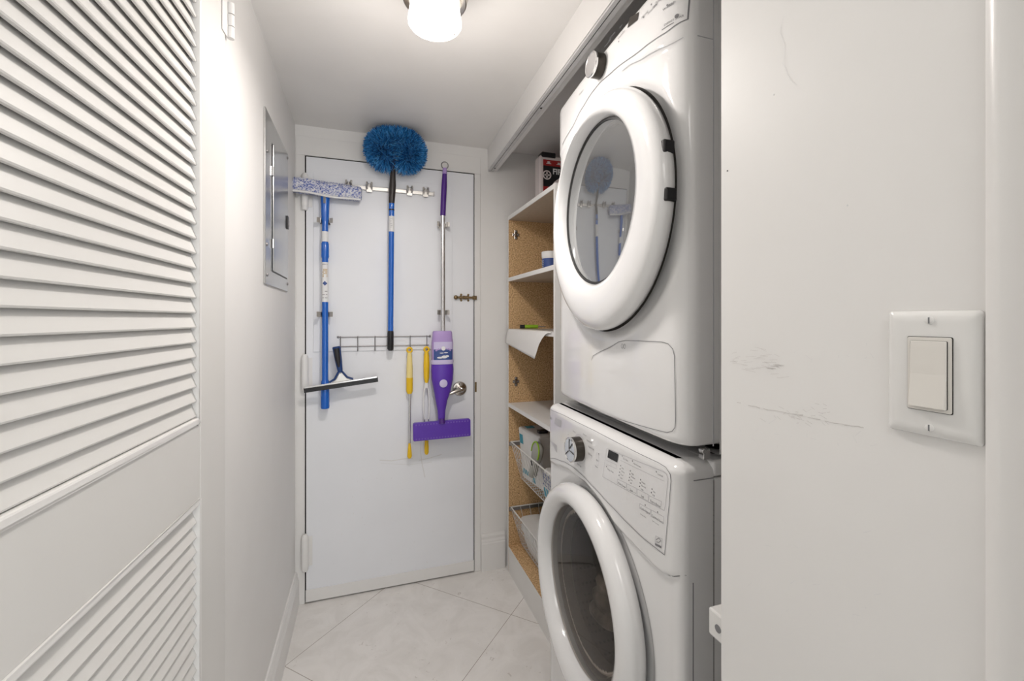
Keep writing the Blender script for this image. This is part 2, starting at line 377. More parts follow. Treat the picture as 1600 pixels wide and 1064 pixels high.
for u, v in ((1209, 148), (1324, 321)):
    p = xp(u, v, .49); cyl(bm, (.4899, p.y, p.z), (.4894, p.y, p.z), .001, 10)
obj('hairline_scratch', bm, 'scuffl', wr)
bm = NB(); p = xp(1137, 267, .49); cyl(bm, (.4899, p.y, p.z), (.489, p.y, p.z), .0009, 8); obj('nail_hole', bm, 'blackp', wr)

# ------------------------------------------------------------------ light switch
sy, sz = .2530, 1.2345
t = thing('light_switch', 'white wall plate with cream rocker switch beside the right door casing', 'switch', (.49, sy, sz))
def rrect(cy, cz, hy, hz, r, n=5):
    out = []
    for qx, qz, a0 in ((1, 1, 0), (-1, 1, PI/2), (-1, -1, PI), (1, -1, 1.5*PI)):
        for k in range(n+1):
            a = a0 + PI/2*k/n; out.append((cy + qx*(hy-r) + r*math.cos(a), cz + qz*(hz-r) + r*math.sin(a)))
    return out
bm = NB(); rings = []
for ins, x in ((0, .4897), (0, .4875), (.0015, .4855), (.006, .4838), (.010, .4835)):
    rings.append([bm.verts.new((x, a, b)) for a, b in rrect(sy, sz, .0345-ins, .0572-ins, .003)])
for a, b in zip(rings, rings[1:]):
    for k in range(len(a)): bm.faces.new((a[k], a[(k+1) % len(a)], b[(k+1) % len(a)], b[k]))
bm.faces.new(rings[-1]); bm.faces.new(rings[0])
obj('wall_plate', bm, 'whitepl', t, smooth=True)
bm = NB(); prism(bm, rrect(sy, sz, .0168, .0338, .0015), lambda a, b, c: (c, a, b), .4834, .4829); obj('shadow_gap', bm, 'void', t)
bm = NB(); prism(bm, rrect(sy, sz, .0163, .0333, .0015), lambda a, b, c: (c, a, b), .4834, .4818); obj('switch_frame', bm, 'ivory', t, bevel=.0004)
bm = NB(); prism(bm, rrect(sy, sz, .0138, .0302, .001), lambda a, b, c: (c, a, b), .4822, .4815); obj('rocker_gap', bm, 'void', t)
bm = NB()
prism(bm, [(.4817, sz-.030), (.4817, sz+.030), (.4806, sz+.030), (.4800, sz), (.4775, sz-.030)], lambda a, b, c: (a, c, b), sy-.0134, sy+.0134)
obj('rocker', bm, 'ivory', t, bevel=.0006)
for dz in (.0485, -.0485):
    bm = NB(); lathe(bm, [(.0036, 0), (.0034, .0009), (.002, .0014)], lambda r, a, q: (.4836-q, sy+r*math.cos(a), sz+dz+r*math.sin(a)), 16, True)
    s = obj('screw', bm, 'whitepl', t, smooth=True)
    obj('slot', box(NB(), .4820, .4824, sy-.0006, sy+.0006, sz+dz-.0028, sz+dz+.0028), 'grey', s)

# ------------------------------------------------------------------ back door
door = thing('door_1', 'flush white painted back door hung with cleaning tools', 'door', ((DX0+DX1)/2, YB, 0), kind='structure')
YD = YB - .004           # front face of the slab
obj('slab', box(NB(), DX0+.0055, DX1-.0050, YD, YB+.034, .006, DZ-.0055), 'door', door, bevel=.0015)
a = yp(490, 272, YD); b2 = yp(706, 560, YD)
obj('backing_board', box(NB(), a.x, b2.x, YD-.006, YD+.0005, 1.137, yp(490, 270, YD).z), 'door', door, bevel=.0008, label='thin white board screwed on the upper door')
bm = NB(); box(bm, DX0+.004, DX1-.004, YD-.004, YD+.0005, .008, .062); obj('kick_strip', bm, 'trim', door, bevel=.0015)
for zc in (yp(474, 300, YD).z, yp(474, 582, YD).z, yp(474, 862, YD).z):
    bm = NB(); x = DX0+.002; y = YD-.012
    lathe(bm, [(.001, -.083), (.010, -.083), (.014, -.075), (.0145, -.066), (.0155, -.065), (.0155, .060), (.0145, .061), (.014, .070), (.011, .078), (.006, .083), (.001, .083)],
          lambda r, a, q: (x + r*math.cos(a), y + r*math.sin(a), zc + q), 24)
    h = obj('spring_hinge', bm, 'trim', door, smooth=True)
    bm = NB(); box(bm, x-.034, x, YD-.009, YD-.0065+.004, zc-.066, zc+.066) if False else box(bm, x+.001, x+.030, YD-.003, YD, zc-.066, zc+.066)
    obj('hinge_leaf', bm, 'trim', h, bevel=.001)
# brass slide bolt
p = yp(726, 465, YD); bz = p.z
bm = NB(); box(bm, p.x-.012, p.x+.020, YD-.003, YD, bz-.009, bz+.009)
sb = obj('slide_bolt', bm, 'brass', door, bevel=.001)
bm = NB(); cyl(bm, (p.x-.045, YD-.010, bz), (p.x+.060, YD-.010, bz), .0055, 14); sphere(bm, (p.x-.047, YD-.011, bz), .011)
obj('bolt_rod', bm, 'brass', sb, smooth=True)
bm = NB()
for dx in (-.022, -.004, .014, .050): tube(bm, [(p.x+dx-.004, YD-.010, bz), (p.x+dx+.004, YD-.010, bz)], .0095, 14)
for dx in (-.018, .018):
    for dz in (-.014, .014): sphere(bm, (p.x+dx, YD-.001, bz+dz), .006, (1, .5, 1), 10)
box(bm, p.x+.040, p.x+.062, YD-.0055, YD-.0025, bz-.010, bz+.010)
obj('bolt_guide', bm, 'brass', sb, smooth=True)
# lever handle
p = yp(718, 607, YD); kx, kz = p.x, p.z
bm = NB(); lathe(bm, [(.036, 0), (.036, .004), (.033, .009), (.020, .011), (.0185, .012)], lambda r, a, q: (kx+r*math.cos(a), YD-q, kz+r*math.sin(a)), 32, True)
h = obj('door_lever', bm, 'nickel', door, smooth=True)
bm = NB(); cyl(bm, (kx, YD-.010, kz), (kx, YD-.048, kz), .0125, 20)
tube(bm, [(kx+.003, YD-.046, kz), (kx-.02, YD-.050, kz-.002), (kx-.05, YD-.050, kz-.012), (kx-.085, YD-.047, kz-.016), (kx-.105, YD-.044, kz-.014)], [.0105, .0105, .009, .008, .0075], 14)
obj('lever_arm', bm, 'nickel', h, smooth=True)
bm = NB(); lathe(bm, [(.011, .048), (.011, .052), (.008, .054)], lambda r, a, q: (kx+.002+r*math.cos(a), YD-q, kz+r*math.sin(a)), 20, True); box(bm, kx, kx+.004, YD-.0552, YD-.0535, kz-.006, kz+.006)
obj('key_cylinder', bm, 'chrome', h, smooth=True)
obj('rose_hole', cyl(NB(), (kx-.004, YD-.0102, kz+.024), (kx-.004, YD-.0112, kz+.024), .0035, 12), 'void', h)
# scuffs on the door
bm = NB(); fn = lambda a, b: (a, YD-.0004, b)
def dpt(u, v): q = yp(u, v, YD); return (q.x, q.z)
for seq, wd in (([(593, 719), (612, 720), (630, 717), (645, 716)], .004), ([(655, 719), (670, 716), (690, 710)], .004), ([(658, 688), (657, 705), (659, 722), (664, 746)], .004), ([(595, 724), (640, 726), (675, 722)], .0015)):
    scratch(bm, [dpt(*q) for q in seq], wd, fn)
for k in range(22):
    u, v = random.uniform(520, 720), random.uniform(740, 890); scratch(bm, [dpt(u, v), dpt(u+random.uniform(-2, 2), v+random.uniform(1, 3))], .0012, fn)
obj('scuff_mark', bm, 'scuffl', door)

# ------------------------------------------------------------------ tools on the back door
YT = 2.120
def clip(u, v, wide0, label, grp, w_=.018, Y=YT):
    wide = wide0+.003; p = yp(u, v, Y); g = thing('spring_clip', label, 'clip', (p.x, YD-.004, p.z), grp)
    bm = NB(); box(bm, p.x-.012, p.x+.012, YD-.0065, YD-.0040, p.z-.012, p.z+.012); obj('mount_plate', bm, 'chromed', g)
    for s in (-1, 1):
        bm = NB(); x0 = p.x
        pts = [(x0+s*.004, YD-.0065), (x0+s*wide, YD-.016), (x0+s*(wide+.001), YT+.004), (x0+s*(wide-.002), YT-.010), (x0+s*(wide+.012), YT-.018)]
        for (a, b), (c, d) in zip(pts, pts[1:]):
            dx, dy = c-a, d-b; l = math.hypot(dx, dy); nx, ny = -dy/l*.0008, dx/l*.0010
            prism(bm, [(a+nx, b+ny), (c+nx, d+ny), (c-nx, d-ny), (a-nx, b-ny)], lambda q, r_, z: (q, r_, z), p.z-.011, p.z+.011)
        obj('spring_arm', bm, 'chromed', g)
    return g
clip(508, 345, .018, 'upper steel spring clip holding the washer pole below the speckled sleeve', 'spring clips on the back door')
clip(508, 491, .018, 'lower steel spring clip holding the blue washer pole left of the hook rack', 'spring clips on the back door')
clip(692, 351, .015, 'upper steel spring clip behind the silver mop pole', 'spring clips on the back door')
clip(692, 488, .015, 'lower steel spring clip behind the silver mop pole above the purple bottle', 'spring clips on the back door')

# window washer with sleeve
p = yp(508, 450, YT); px = p.x; Z = lambda v, Y=YT, u=508: yp(u, v, Y).z
t = thing('window_washer', 'blue extension pole topped by a blue and white speckled washer sleeve', 'window washer', (px, YT, Z(638)))
bm = NB(); cyl(bm, (px, YT, Z(600)), (px, YT, Z(306)), .0135, 20); obj('pole', bm, 'blue', t, smooth=True)
bm = NB(); loft(bm, [(px, YT, Z(638), .017, .017), (px, YT, Z(635), .0185, .0185), (px, YT, Z(612), .0178, .0178), (px, YT, Z(596), .0165, .0165), (px, YT, Z(594), .0145, .0145)]); obj('grip', bm, 'blue', t, smooth=True)
bm = NB(); loft(bm, [(px, YT, Z(404), .0145, .0145), (px, YT, Z(401), .0165, .0165), (px, YT, Z(381), .0165, .0165), (px, YT, Z(379), .0145, .0145)]); obj('twist_lock', bm, 'blue', t, smooth=True)
bm = NB(); loft(bm, [(px, YT, Z(346), .0145, .0145), (px, YT, Z(340), .0165, .0165), (px, YT, Z(309), .0190, .018), (px, YT, Z(300), .019, .018)]); hd = obj('handle_socket', bm, 'blue', t, smooth=True)
bm = NB(); box(bm, px-.006, px+.004, YT-.0195, YT-.016, Z(319), Z(302)); obj('socket_tab', bm, 'grey', hd, bevel=.001)
for v0, v1 in ((378, 362), (472, 410)):
    bm = NB(); cyl(bm, (px, YT, Z(v0)), (px, YT, Z(v1)), .0140, 20); lb = obj('paper_label', bm, 'paper', t, smooth=True)
    if v0 > 400:
        def band(zs, m, name, h=.0035, w0=-.8, w1=.8):
            bm = NB()
            for z in zs:
                for k in range(6):
                    a0 = w0+(w1-w0)*k/6; a1 = w0+(w1-w0)*(k+1)/6 - .05
                    if random.random() < .25: continue
                    q = [(px+.0143*math.sin(a), YT-.0143*math.cos(a)) for a in (a0, a1)]
                    bm.faces.new([bm.verts.new(c_) for c_ in ((*q[0], z), (*q[1], z), (*q[1], z+h), (*q[0], z+h))])
            obj(name, bm, m, lb)
        band([Z(422+2.2*i) for i in range(6)], 'gold', 'gold_lettering', .004)
        for v in (414, 456, 461, 466): band([Z(v)], 'grey', 'grey_lettering', .003)
        bm = NB(); loft(bm, [(px, YT-.003, Z(443)-.011+.022*k/8, .0122*max(.12, math.sin(PI*max(.04, min(.96, k/8)))), .0122) for k in range(9)], 16, True)
        obj('round_emblem', bm, 'jarblue', lb)
# sleeve (T-bar)
aL, aR = yp(456, 288, YT-.008), yp(565, 304, YT-.008)
d = (aR-aL); L = d.length; ux = d.normalized(); uz = Vector((-ux.z, 0, ux.x))
bm = NB(); rings = []
for i in range(41):
    t_ = i/40; e = min(1, .72+min(t_, 1-t_)*9); R = []
    for k in range(20):
        a = 2*PI*k/20; ry, rz = .024*e, .032*e
        q = aL + ux*(L*t_) + Vector((0, 1, 0))*(math.cos(a)*ry) + uz*(math.sin(a)*rz + .002*math.sin(t_*9))
        q += Vector((random.uniform(-1, 1), random.uniform(-1, 1), random.uniform(-1, 1)))*.0022
        R.append(bm.verts.new(q))
    rings.append(R)
for a, b in zip(rings, rings[1:]):
    for k in range(20): bm.faces.new((a[k], a[(k+1) % 20], b[(k+1) % 20], b[k]))
bm.faces.new(rings[0][::-1]); bm.faces.new(rings[-1])
sl = obj('washer_sleeve', bm, 'fleece', t, smooth='all', label='fluffy blue and white speckled sleeve')
bm = NB()      # pile
for i in range(5200):
    t_ = random.random(); a = random.uniform(0, 2*PI); e = min(1, .72+min(t_, 1-t_)*9)
    nrm = Vector((0, 1, 0))*(math.cos(a)) + uz*(math.sin(a)); q = aL + ux*(L*t_) + Vector((0, math.cos(a)*.024*e, 0)) + uz*(math.sin(a)*.032*e)
    dirn = (nrm + Vector((random.uniform(-1, 1), random.uniform(-1, 1), random.uniform(-1, 1)))*.7).normalized()
    s_ = dirn.orthogonal().normalized()*.0011; e2 = q+dirn*random.uniform(.003, .007)
    bm.faces.new([bm.verts.new(q-s_), bm.verts.new(q+s_), bm.verts.new(e2)])
pl = obj('pile', bm, 'fleece', sl); pl['kind'] = 'stuff'
bm = NB(); tube(bm, [aL + ux*L*k/8*0.99 + uz*(-.031+.003*math.sin(k)) + Vector((0, -.016, 0)) for k in range(9)], .005, 8); obj('sleeve_binding', bm, 'paper', sl, smooth=True, label='white edge binding')

# cobweb brush
YK = 2.100
bx = yp(612, 400, YK).x
zz = lambda v: yp(612, v, YK).z
t = thing('cobweb_brush', 'round blue bristle cobweb brush on a long blue pole reaching the ceiling', 'brush', (bx, YK, zz(545)))
def bxz(u, v): q = yp(u, v, YK); return q.x, q.z
xt, zt = bxz(614, 262)
bm = NB(); x1, z1 = bxz(612, 318); x0, z0 = bxz(610.5, 522)
tube(bm, [(x0, YK+.012, z0), (x1, YK, z1)], .0125, 18); pol = obj('pole', bm, 'blue', t, smooth=True)
P = lambda v: Vector((x0+(x1-x0)*(zz(v)-z0)/(z1-z0), YK+.012*(1-(zz(v)-z0)/(z1-z0)), zz(v)))
bm = NB(); tube(bm, [P(548), P(545), P(520), P(517)], [.009, .0145, .0145, .013], 18); obj('end_cap', bm, 'blackp', t, smooth=True)
bm = NB(); tube(bm, [P(362), P(338)], .0128, 18); lb = obj('paper_label', bm, 'paper', t, smooth=True)
bm = NB()
for k in range(7):
    q = P(356-k*2.6); box(bm, q.x-.006, q.x-.006+random.uniform(.004, .010), q.y-.0136, q.y-.0126, q.z, q.z+.0025)
obj('lettering', bm, 'lgrey', lb)
bm = NB(); tube(bm, [P(329), P(327)], .0133, 18); obj('collar', bm, 'blackp', t, smooth=True)
bm = NB(); xs_, zs_ = bxz(613.5, 290)
tube(bm, [(x1, YK, zz(318)), (x1, YK, zz(315)), (xs_, YK-.004, zs_), (xt, YK-.008, zz(262)), (xt, YK-.010, zz(250))], [.0125, .0135, .0155, .0105, .010], 18)
obj('ferrule', bm, 'darkbrown', t, smooth=True)
# bristle head: strands fanning from a bent core
hc = Vector((*[0, 0], 0)); hx, hz = bxz(618, 239); YH = YK - .022
core = []
for k in range(61):
    a = -PI*.30 + (PI*1.60)*k/60
    core.append(Vector((hx + .064*math.cos(a), YH - .012*math.sin(a), hz + .000 + .034*math.sin(a))))
bm = NB(); tube(bm, [core[i] for i in range(0, 61, 4)], .007, 8); obj('core_wire', bm, 'navy', t, smooth=True)
bm = NB()
for i in range(9000):
    k = random.random()*60; q = core[int(k)].lerp(core[min(60, int(k)+1)], k-int(k))
    dirn = Vector((random.gauss(0, 1), random.gauss(0, .95), random.gauss(.12, .8))).normalized()
    out = Vector((q.x-hx, 0, (q.z-hz)*1.3)).normalized()
    dirn = (dirn + out*.75).normalized()
    ln = random.uniform(.070, .086)
    e2 = q + dirn*ln
    if e2.z > ZC-.006: e2.z = ZC-.006 - random.uniform(0, .006)
    if e2.y > YD-.004: e2.y = YD-.006
    mid = q.lerp(e2, .55) + Vector((random.uniform(-1, 1), random.uniform(-1, 1), random.uniform(-1, 1)))*.003
    if mid.z > ZC-.006: mid.z = ZC-.008
    s_ = dirn.orthogonal().normalized(); s2 = dirn.cross(s_); r_ = .0012
    A = [bm.verts.new(q + s_*r_*math.cos(j*2.094) + s2*r_*math.sin(j*2.094)) for j in range(3)]
    B = [bm.verts.new(mid + s_*r_*math.cos(j*2.094) + s2*r_*math.sin(j*2.094)) for j in range(3)]
    D = [bm.verts.new(e2 + s_*r_*.9*math.cos(j*2.094) + s2*r_*.9*math.sin(j*2.094)) for j in range(3)]
    for X_, Y_ in ((A, B), (B, D)):
        for j in range(3): bm.faces.new((X_[j], X_[(j+1) % 3], Y_[(j+1) % 3], Y_[j]))
    bm.faces.new(D)
b_ = obj('bristles', bm, 'bristle', t); b_['kind'] = 'stuff'

# tool holder rail
rl, rr = yp(548, 292, YD-.012), yp(677, 304, YD-.012)
rz = (rl.z+rr.z)/2
t = thing('tool_holder_rail', 'silver wall rail with sprung grips behind the brush pole', 'rail', ((rl.x+rr.x)/2, YD-.004, rz))
obj('rail_bar', box(NB(), rl.x, rr.x, YD-.018, YD-.004, rz-.008, rz+.010), 'chromed', t, bevel=.002)
obj('end_cap', box(NB(), rr.x, rr.x+.006, YD-.020, YD-.004, rz-.010, rz+.012), 'silver', t, bevel=.002)
for u in (545, 577, 640, 665):
    gx = yp(u, 295, YD-.02).x
    bm = NB()
    tube(bm, [(gx-.010, YD-.019, rz-.006), (gx-.011, YD-.036, rz+.006), (gx-.004, YD-.044, rz+.014)], .0045, 8)
    tube(bm, [(gx+.010, YD-.019, rz-.006), (gx+.011, YD-.036, rz+.006), (gx+.004, YD-.044, rz+.014)], .0045, 8)
    box(bm, gx-.012, gx+.012, YD-.024, YD-.018, rz-.018, rz+.020)
    for s in (-1, 1): tube(bm, [(gx+s*.009, YD-.030, rz+.012), (gx+s*.011, YD-.030, rz+.026)], [.006, .0045], 8)
    obj('grip', bm, 'chromed', t, smooth=True)

# wire hook rack
qa, qb = yp(529, 527, YD-.012), yp(671, 525, YD-.012); z1 = (qa.z+qb.z)/2; z2 = z1-.036*1.2
t = thing('hook_rack', 'grey wire hook rack screwed to the back door', 'hook rack', ((qa.x+qb.x)/2, YD-.004, z1))
bm = NB()
for z in (z1, z2): tube(bm, [(qa.x+(0 if z == z1 else .006), YD-.010, z), (qb.x-(0 if z == z1 else .003), YD-.010, z)], .0022, 8)
for x in (qa.x-.002, qb.x+.002): sphere(bm, (x, YD-.008, z1), .006, (1, .8, 1), 10)
obj('wire_frame', bm, 'wire', t, smooth=True)
hooks = [yp(u, 535, YD-.014).x for u in (532, 559, 586, 614, 641, 667)]
for x in hooks:
    bm = NB(); tube(bm, [(x, YD-.0125, z1+.004), (x, YD-.0125, z2-.012), (x, YD-.016, z2-.019), (x, YD-.024, z2-.021), (x, YD-.030, z2-.015), (x, YD-.032, z2-.006)], .0022, 8)
    obj('hook', bm, 'wire', t, smooth=True)

# squeegee hanging from the first hook
YS = 2.125
s0, s1 = yp(526, 541, YS), yp(535, 588, YS); b0, b1 = yp(476, 606, YS), yp(590, 589, YS)
t = thing('squeegee', 'black rubber window squeegee with navy grip crossing the blue pole', 'squeegee', (s1.x, YS, s1.z))
bd = (b1-b0).normalized(); bn = Vector((-bd.z, 0, bd.x))
hd_ = (s0-s1).normalized(); hn = Vector((-hd_.z, 0, hd_.x))
def plate(bm, pts, y0, y1): prism(bm, pts, lambda a, b, t_: (a, t_, b), y0, y1)
def q2(p, a, b, A=bd, B=bn): v = p + A*a + B*b; return (v.x, v.z)
bm = NB(); Lb = (b1-b0).length
plate(bm, [q2(b0, 0, -.018), q2(b0, Lb, -.018), q2(b0, Lb, .004), q2(b0, 0, .004)], YS-.034, YS-.028); obj('rubber_blade', bm, 'blackp', t, bevel=.001)
bm = NB(); plate(bm, [q2(b0, .002, .001), q2(b0, Lb-.002, .001), q2(b0, Lb-.002, .009), q2(b0, .002, .009)], YS-.038, YS-.026); obj('blade_channel', bm, 'chrome', t, bevel=.002)
bm = NB(); m0 = b0 + bd*(Lb*.5)
mA = (m0.x+bd.x*-.044, m0.z+.010-.006); 
plate(bm, [q2(m0, -.040, .008), q2(m0, .040, .008), q2(m0, .022, .022), q2(m0, .008, .046), q2(m0, -.006, .046), q2(m0, -.022, .020)], YS-.033, YS-.028); obj('blade_bracket', bm, 'chromed', t, bevel=.002)
for s in (-1, 1):
    bm = NB(); tube(bm, [Vector((m0.x, YS-.034, m0.z)) + bd*(s*.050) + bn*.012, Vector((m0.x, YS-.034, m0.z)) + bd*(s*.026) + bn*.024, Vector((m0.x, YS-.034, m0.z)) + bd*(s*.008) + bn*.052], .0045, 8)
    obj('bracket_wing', bm, 'navy', t, smooth=True)
bm = NB(); T = Vector((m0.x, YS-.028, m0.z)) + bn*.048; tp = Vector((s0.x, YS-.020, s0.z)); 
tube(bm, [T, T.lerp(tp, .15), T.lerp(tp, .4), T.lerp(tp, .75), T.lerp(tp, .97), tp], [.010, .012, .0145, .0165, .018, .015], 16); obj('grip', bm, 'navy', t, smooth=True)
bm = NB(); tube(bm, [T.lerp(tp, .22)+Vector((-.001, -.006, 0)), T.lerp(tp, .55)+Vector((-.001, -.008, 0)), T.lerp(tp, .93)+Vector((0, -.008, 0))], [.007, .012, .013], 14); obj('rubber_inlay', bm, 'blackp', t, smooth=True)

# yellow handled dusters
YY = 2.128
def ypz(u, v): return yp(u, v, YY)
def ring_loop(bm, c, r, rr_, n=16): tube(bm, [c + Vector((r*math.cos(2*PI*k/n), 0, r*math.sin(2*PI*k/n))) for k in range(n+1)], rr_, 8)
x = ypz(640, 600).x; z = lambda v: ypz(640, v).z
t = thing('extending_duster', 'yellow handled duster rod with bare silver shaft hanging left of its twin', 'duster handle', (x, YY, z(715)))
bm = NB(); loft(bm, [(x, YY, z(615), .010, .009), (x, YY, z(611), .0155, .011), (x, YY, z(590), .0155, .012)], 18); hb = obj('handle', bm, 'yellow', t, smooth=True)
bm = NB(); loft(bm, [(x, YY, z(590), .0145, .0115), (x, YY, z(575), .015, .012), (x, YY, z(558), .012, .010), (x, YY, z(551), .009, .006)], 18); obj('soft_grip', bm, 'yellowp', hb, smooth=True)
bm = NB(); ring_loop(bm, Vector((x, YY, z(547))), .011, .005); obj('hanging_loop', bm, 'yellow', hb, smooth=True)
bm = NB(); tube(bm, [(x+.002, YY, z(615)), (x, YY, z(692))], .0060, 12); obj('shaft', bm, 'silver', t, smooth=True)
bm = NB(); loft(bm, [(x, YY, z(716), .006, .006), (x, YY, z(713), .0115, .009), (x, YY, z(705), .0095, .008), (x, YY, z(694), .0055, .005), (x, YY, z(690), .004, .004)], 16); obj('tip', bm, 'yellow', t, smooth=True)
x = ypz(666.5, 600).x; z = lambda v: ypz(666, v).z
t = thing('forked_duster', 'yellow handled duster with white forked frame beside the purple mop', 'duster handle', (x, YY, z(709)))
bm = NB(); loft(bm, [(x, YY, z(598), .008, .007), (x, YY, z(590), .013, .010), (x, YY, z(570), .0145, .011), (x, YY, z(556), .0125, .010), (x, YY, z(550), .009, .006)], 18); hb = obj('handle', bm, 'yellow', t, smooth=True)
bm = NB(); ring_loop(bm, Vector((x, YY, z(546))), .011, .005); obj('hanging_loop', bm, 'yellow', hb, smooth=True)
bm = NB(); loft(bm, [(x, YY, z(606), .012, .006), (x, YY, z(600), .011, .006), (x, YY, z(592), .006, .006)], 16)
for s in (-1, 1): tube(bm, [(x+s*.003, YY, z(600)), (x+s*.011, YY, z(612)), (x+s*.014, YY, z(630)), (x+s*.013, YY, z(650)), (x+s*.009, YY, z(655))], [.004, .0042, .004, .004, .003], 8)
obj('fork', bm, 'paper', t, smooth=True)
for s in (-1, 1):
    bm = NB(); tube(bm, [(x+s*.009, YY, z(654)), (x+s*.008, YY, z(690))], .0025, 8); obj('prong', bm, 'silver', t, smooth=True)
bm = NB(); loft(bm, [(x, YY, z(710), .006, .005), (x, YY, z(707), .0105, .008), (x, YY, z(698), .0105, .008), (x, YY, z(688), .008, .006)], 16); obj('tip', bm, 'yellow', t, smooth=True)

# purple spray mop
YM = 2.095
x = yp(692, 450, YM).x; zM = lambda v, u=692: yp(u, v, YM).z
t = thing('spray_mop', 'purple spray mop with silver pole and flat head hung beside the door lever', 'mop', (x, YM, zM(688)))
bm = NB(); ring_loop(bm, Vector((yp(695, 258, YM).x, YM, zM(258))), .0165, .0028, 20); obj('hanging_ring', bm, 'wire', t, smooth=True)
xr = yp(695, 265, YM).x
bm = NB(); tube(bm, [(xr, YM, zM(263)), (xr-.001, YM, zM(272)), (xr-.003, YM, zM(290)), (xr-.006, YM, zM(310)), (x, YM, zM(337))], [.009, .011, .0135, .0135, .013], 16); g = obj('handle_grip', bm, 'purpled', t, smooth=True)
bm = NB(); tube(bm, [(xr, YM, zM(262.5)), (xr-.0005, YM, zM(272))], [.0096, .0118], 16); obj('grip_cap', bm, 'lav', g, smooth=True)
bm = NB(); tube(bm, [(x, YM, zM(337)), (x, YM, zM(520))], .0105, 16); obj('pole', bm, 'silver', t, smooth=True)
xm = yp(691.5, 540, YM-.02).x
bm = NB()
ss = [(567, .052, .030), (577, .054, .034), (592, .051, .034), (610, .040, .028), (625, .028, .022), (640, .019, .017), (656, .016, .015), (662, .017, .015)]
loft(bm, [(xm - (.004 if v > 610 else 0), YM-.012, zM(v), rx, ry) for v, rx, ry in ss[::-1]], 28, power=2.4); bdy = obj('mop_body', bm, 'purple', t, smooth=True)
bm = NB(); q = Vector((xm, YM-.0505, zM(597))); lathe(bm, [(.019, 0), (.018, .002), (.016, .0025)], lambda r, a, s_: (q.x+r*math.cos(a), q.y+.004-s_, q.z+r*math.sin(a)), 24, True); obj('spray_button', bm, 'lavl', bdy, smooth=True)
bm = NB(); loft(bm, [(xm, YM-.012, zM(568), .052, .031), (xm, YM-.012, zM(564), .054, .033), (xm, YM-.012, zM(561), .052, .032)], 28, power=2.6); obj('bottle_collar', bm, 'lavl', bdy, smooth=True)
bm = NB(); loft(bm, [(xm, YM-.012, zM(562), .0495, .030), (xm, YM-.012, zM(535), .0515, .031), (xm, YM-.012, zM(528), .048, .030), (xm, YM-.012, zM(519), .046, .028), (xm, YM-.012, zM(517), .042, .025)], 28, power=3); bt = obj('cleaner_bottle', bm, 'lav', t, smooth=True, label='lavender cleaner bottle')
def on_bottle(a, b, e=.0006): # a in metres from bottle centre
    w_ = min(.99, abs(a)/.0515); return Vector((xm+a, YM-.012-(.031*(1-w_**3)**(1/3))-e, b))
def bpatch(u0, u1, z0_, z1_, m, name, e, par):
    bm = NB(); n = 10; rows = [[bm.verts.new(on_bottle(u0+(u1-u0)*i/n, z0_+(z1_-z0_)*j, e)) for i in range(n+1)] for j in (0, 1)]
    for i in range(n): bm.faces.new((rows[0][i], rows[0][i+1], rows[1][i+1], rows[1][i]))
    return obj(name, bm, m, par)
lb = bpatch(-.044, .044, zM(561), zM(533.5), 'jarblue', 'bottle_label', .0010, bt)
bpatch(-.044, .044, zM(545), zM(533.5), 'lavl', 'label_top', .0016, bt)
bm = NB()
for (cx, cz, rx, rz_) in ((0, 543.5, .010, .010), (-.016, 557.5, .014, .0045), (.004, 556.5, .014, .007), (.018, 555.5, .009, .005), (-.008, 550.5, .010, .0022), (.012, 550, .010, .0025)):
    c_ = on_bottle(cx, zM(cz), .0022); bm.faces.new([bm.verts.new(on_bottle(cx+rx*math.cos(a*PI/8), zM(cz)+rz_*math.sin(a*PI/8), .0022)) for a in range(16)])
obj('label_print', bm, 'paper', bt)
bm = NB()
for i in range(9):
    a = PI*(.05+.9*i/8); cx, cz = .034*math.cos(a), zM(547)+.010*math.sin(a)
    bm.faces.new([bm.verts.new(on_bottle(cx+.004*math.cos(k*PI/4), cz+.004*math.sin(k*PI/4), .0020)) for k in range(8)])
obj('label_flowers', bm, 'lav', bt)
# flat head, slightly turned
h0, h1 = yp(646, 675, YM-.02), yp(734, 667, YM-.02); hc_ = (h0+h1)/2; hd_ = (h1-h0).normalized(); hn_ = Vector((-hd_.z, 0, hd_.x)); hl = (h1-h0).length/2
bm = NB(); pts = [(-hl, -.042), (hl, -.042), (hl+.002, -.036), (hl+.002, .036), (hl-.004, .042), (-hl+.004, .042), (-hl-.002, .036), (-hl-.002, -.036)]
prism(bm, pts, lambda a, b, t_: hc_ + hd_*a + hn_*b + Vector((0, t_, 0)), -.012, .012); mh = obj('mop_head', bm, 'purple', t, bevel=.003)
for b in (-.036, .030):
    bm = NB()
    for k in range(19):
        a = -hl+.012 + (2*hl-.024)*k/18; prism(bm, [(a-.003, b), (a+.003, b), (a+.003, b+.006), (a-.003, b+.006)], lambda p_, q_, t_: hc_ + hd_*p_ + hn_*q_ + Vector((0, t_, 0)), -.0135, -.0118)
    obj('head_rib', bm, 'ribp', mh)
bm = NB(); tube(bm, [hc_ + Vector((xm-hc_.x-.004, -.010, .030)), hc_ + Vector((xm-hc_.x-.004, -.004, .052))], [.016, .014], 14); obj('swivel_joint', bm, 'purpled', mh, smooth=True)

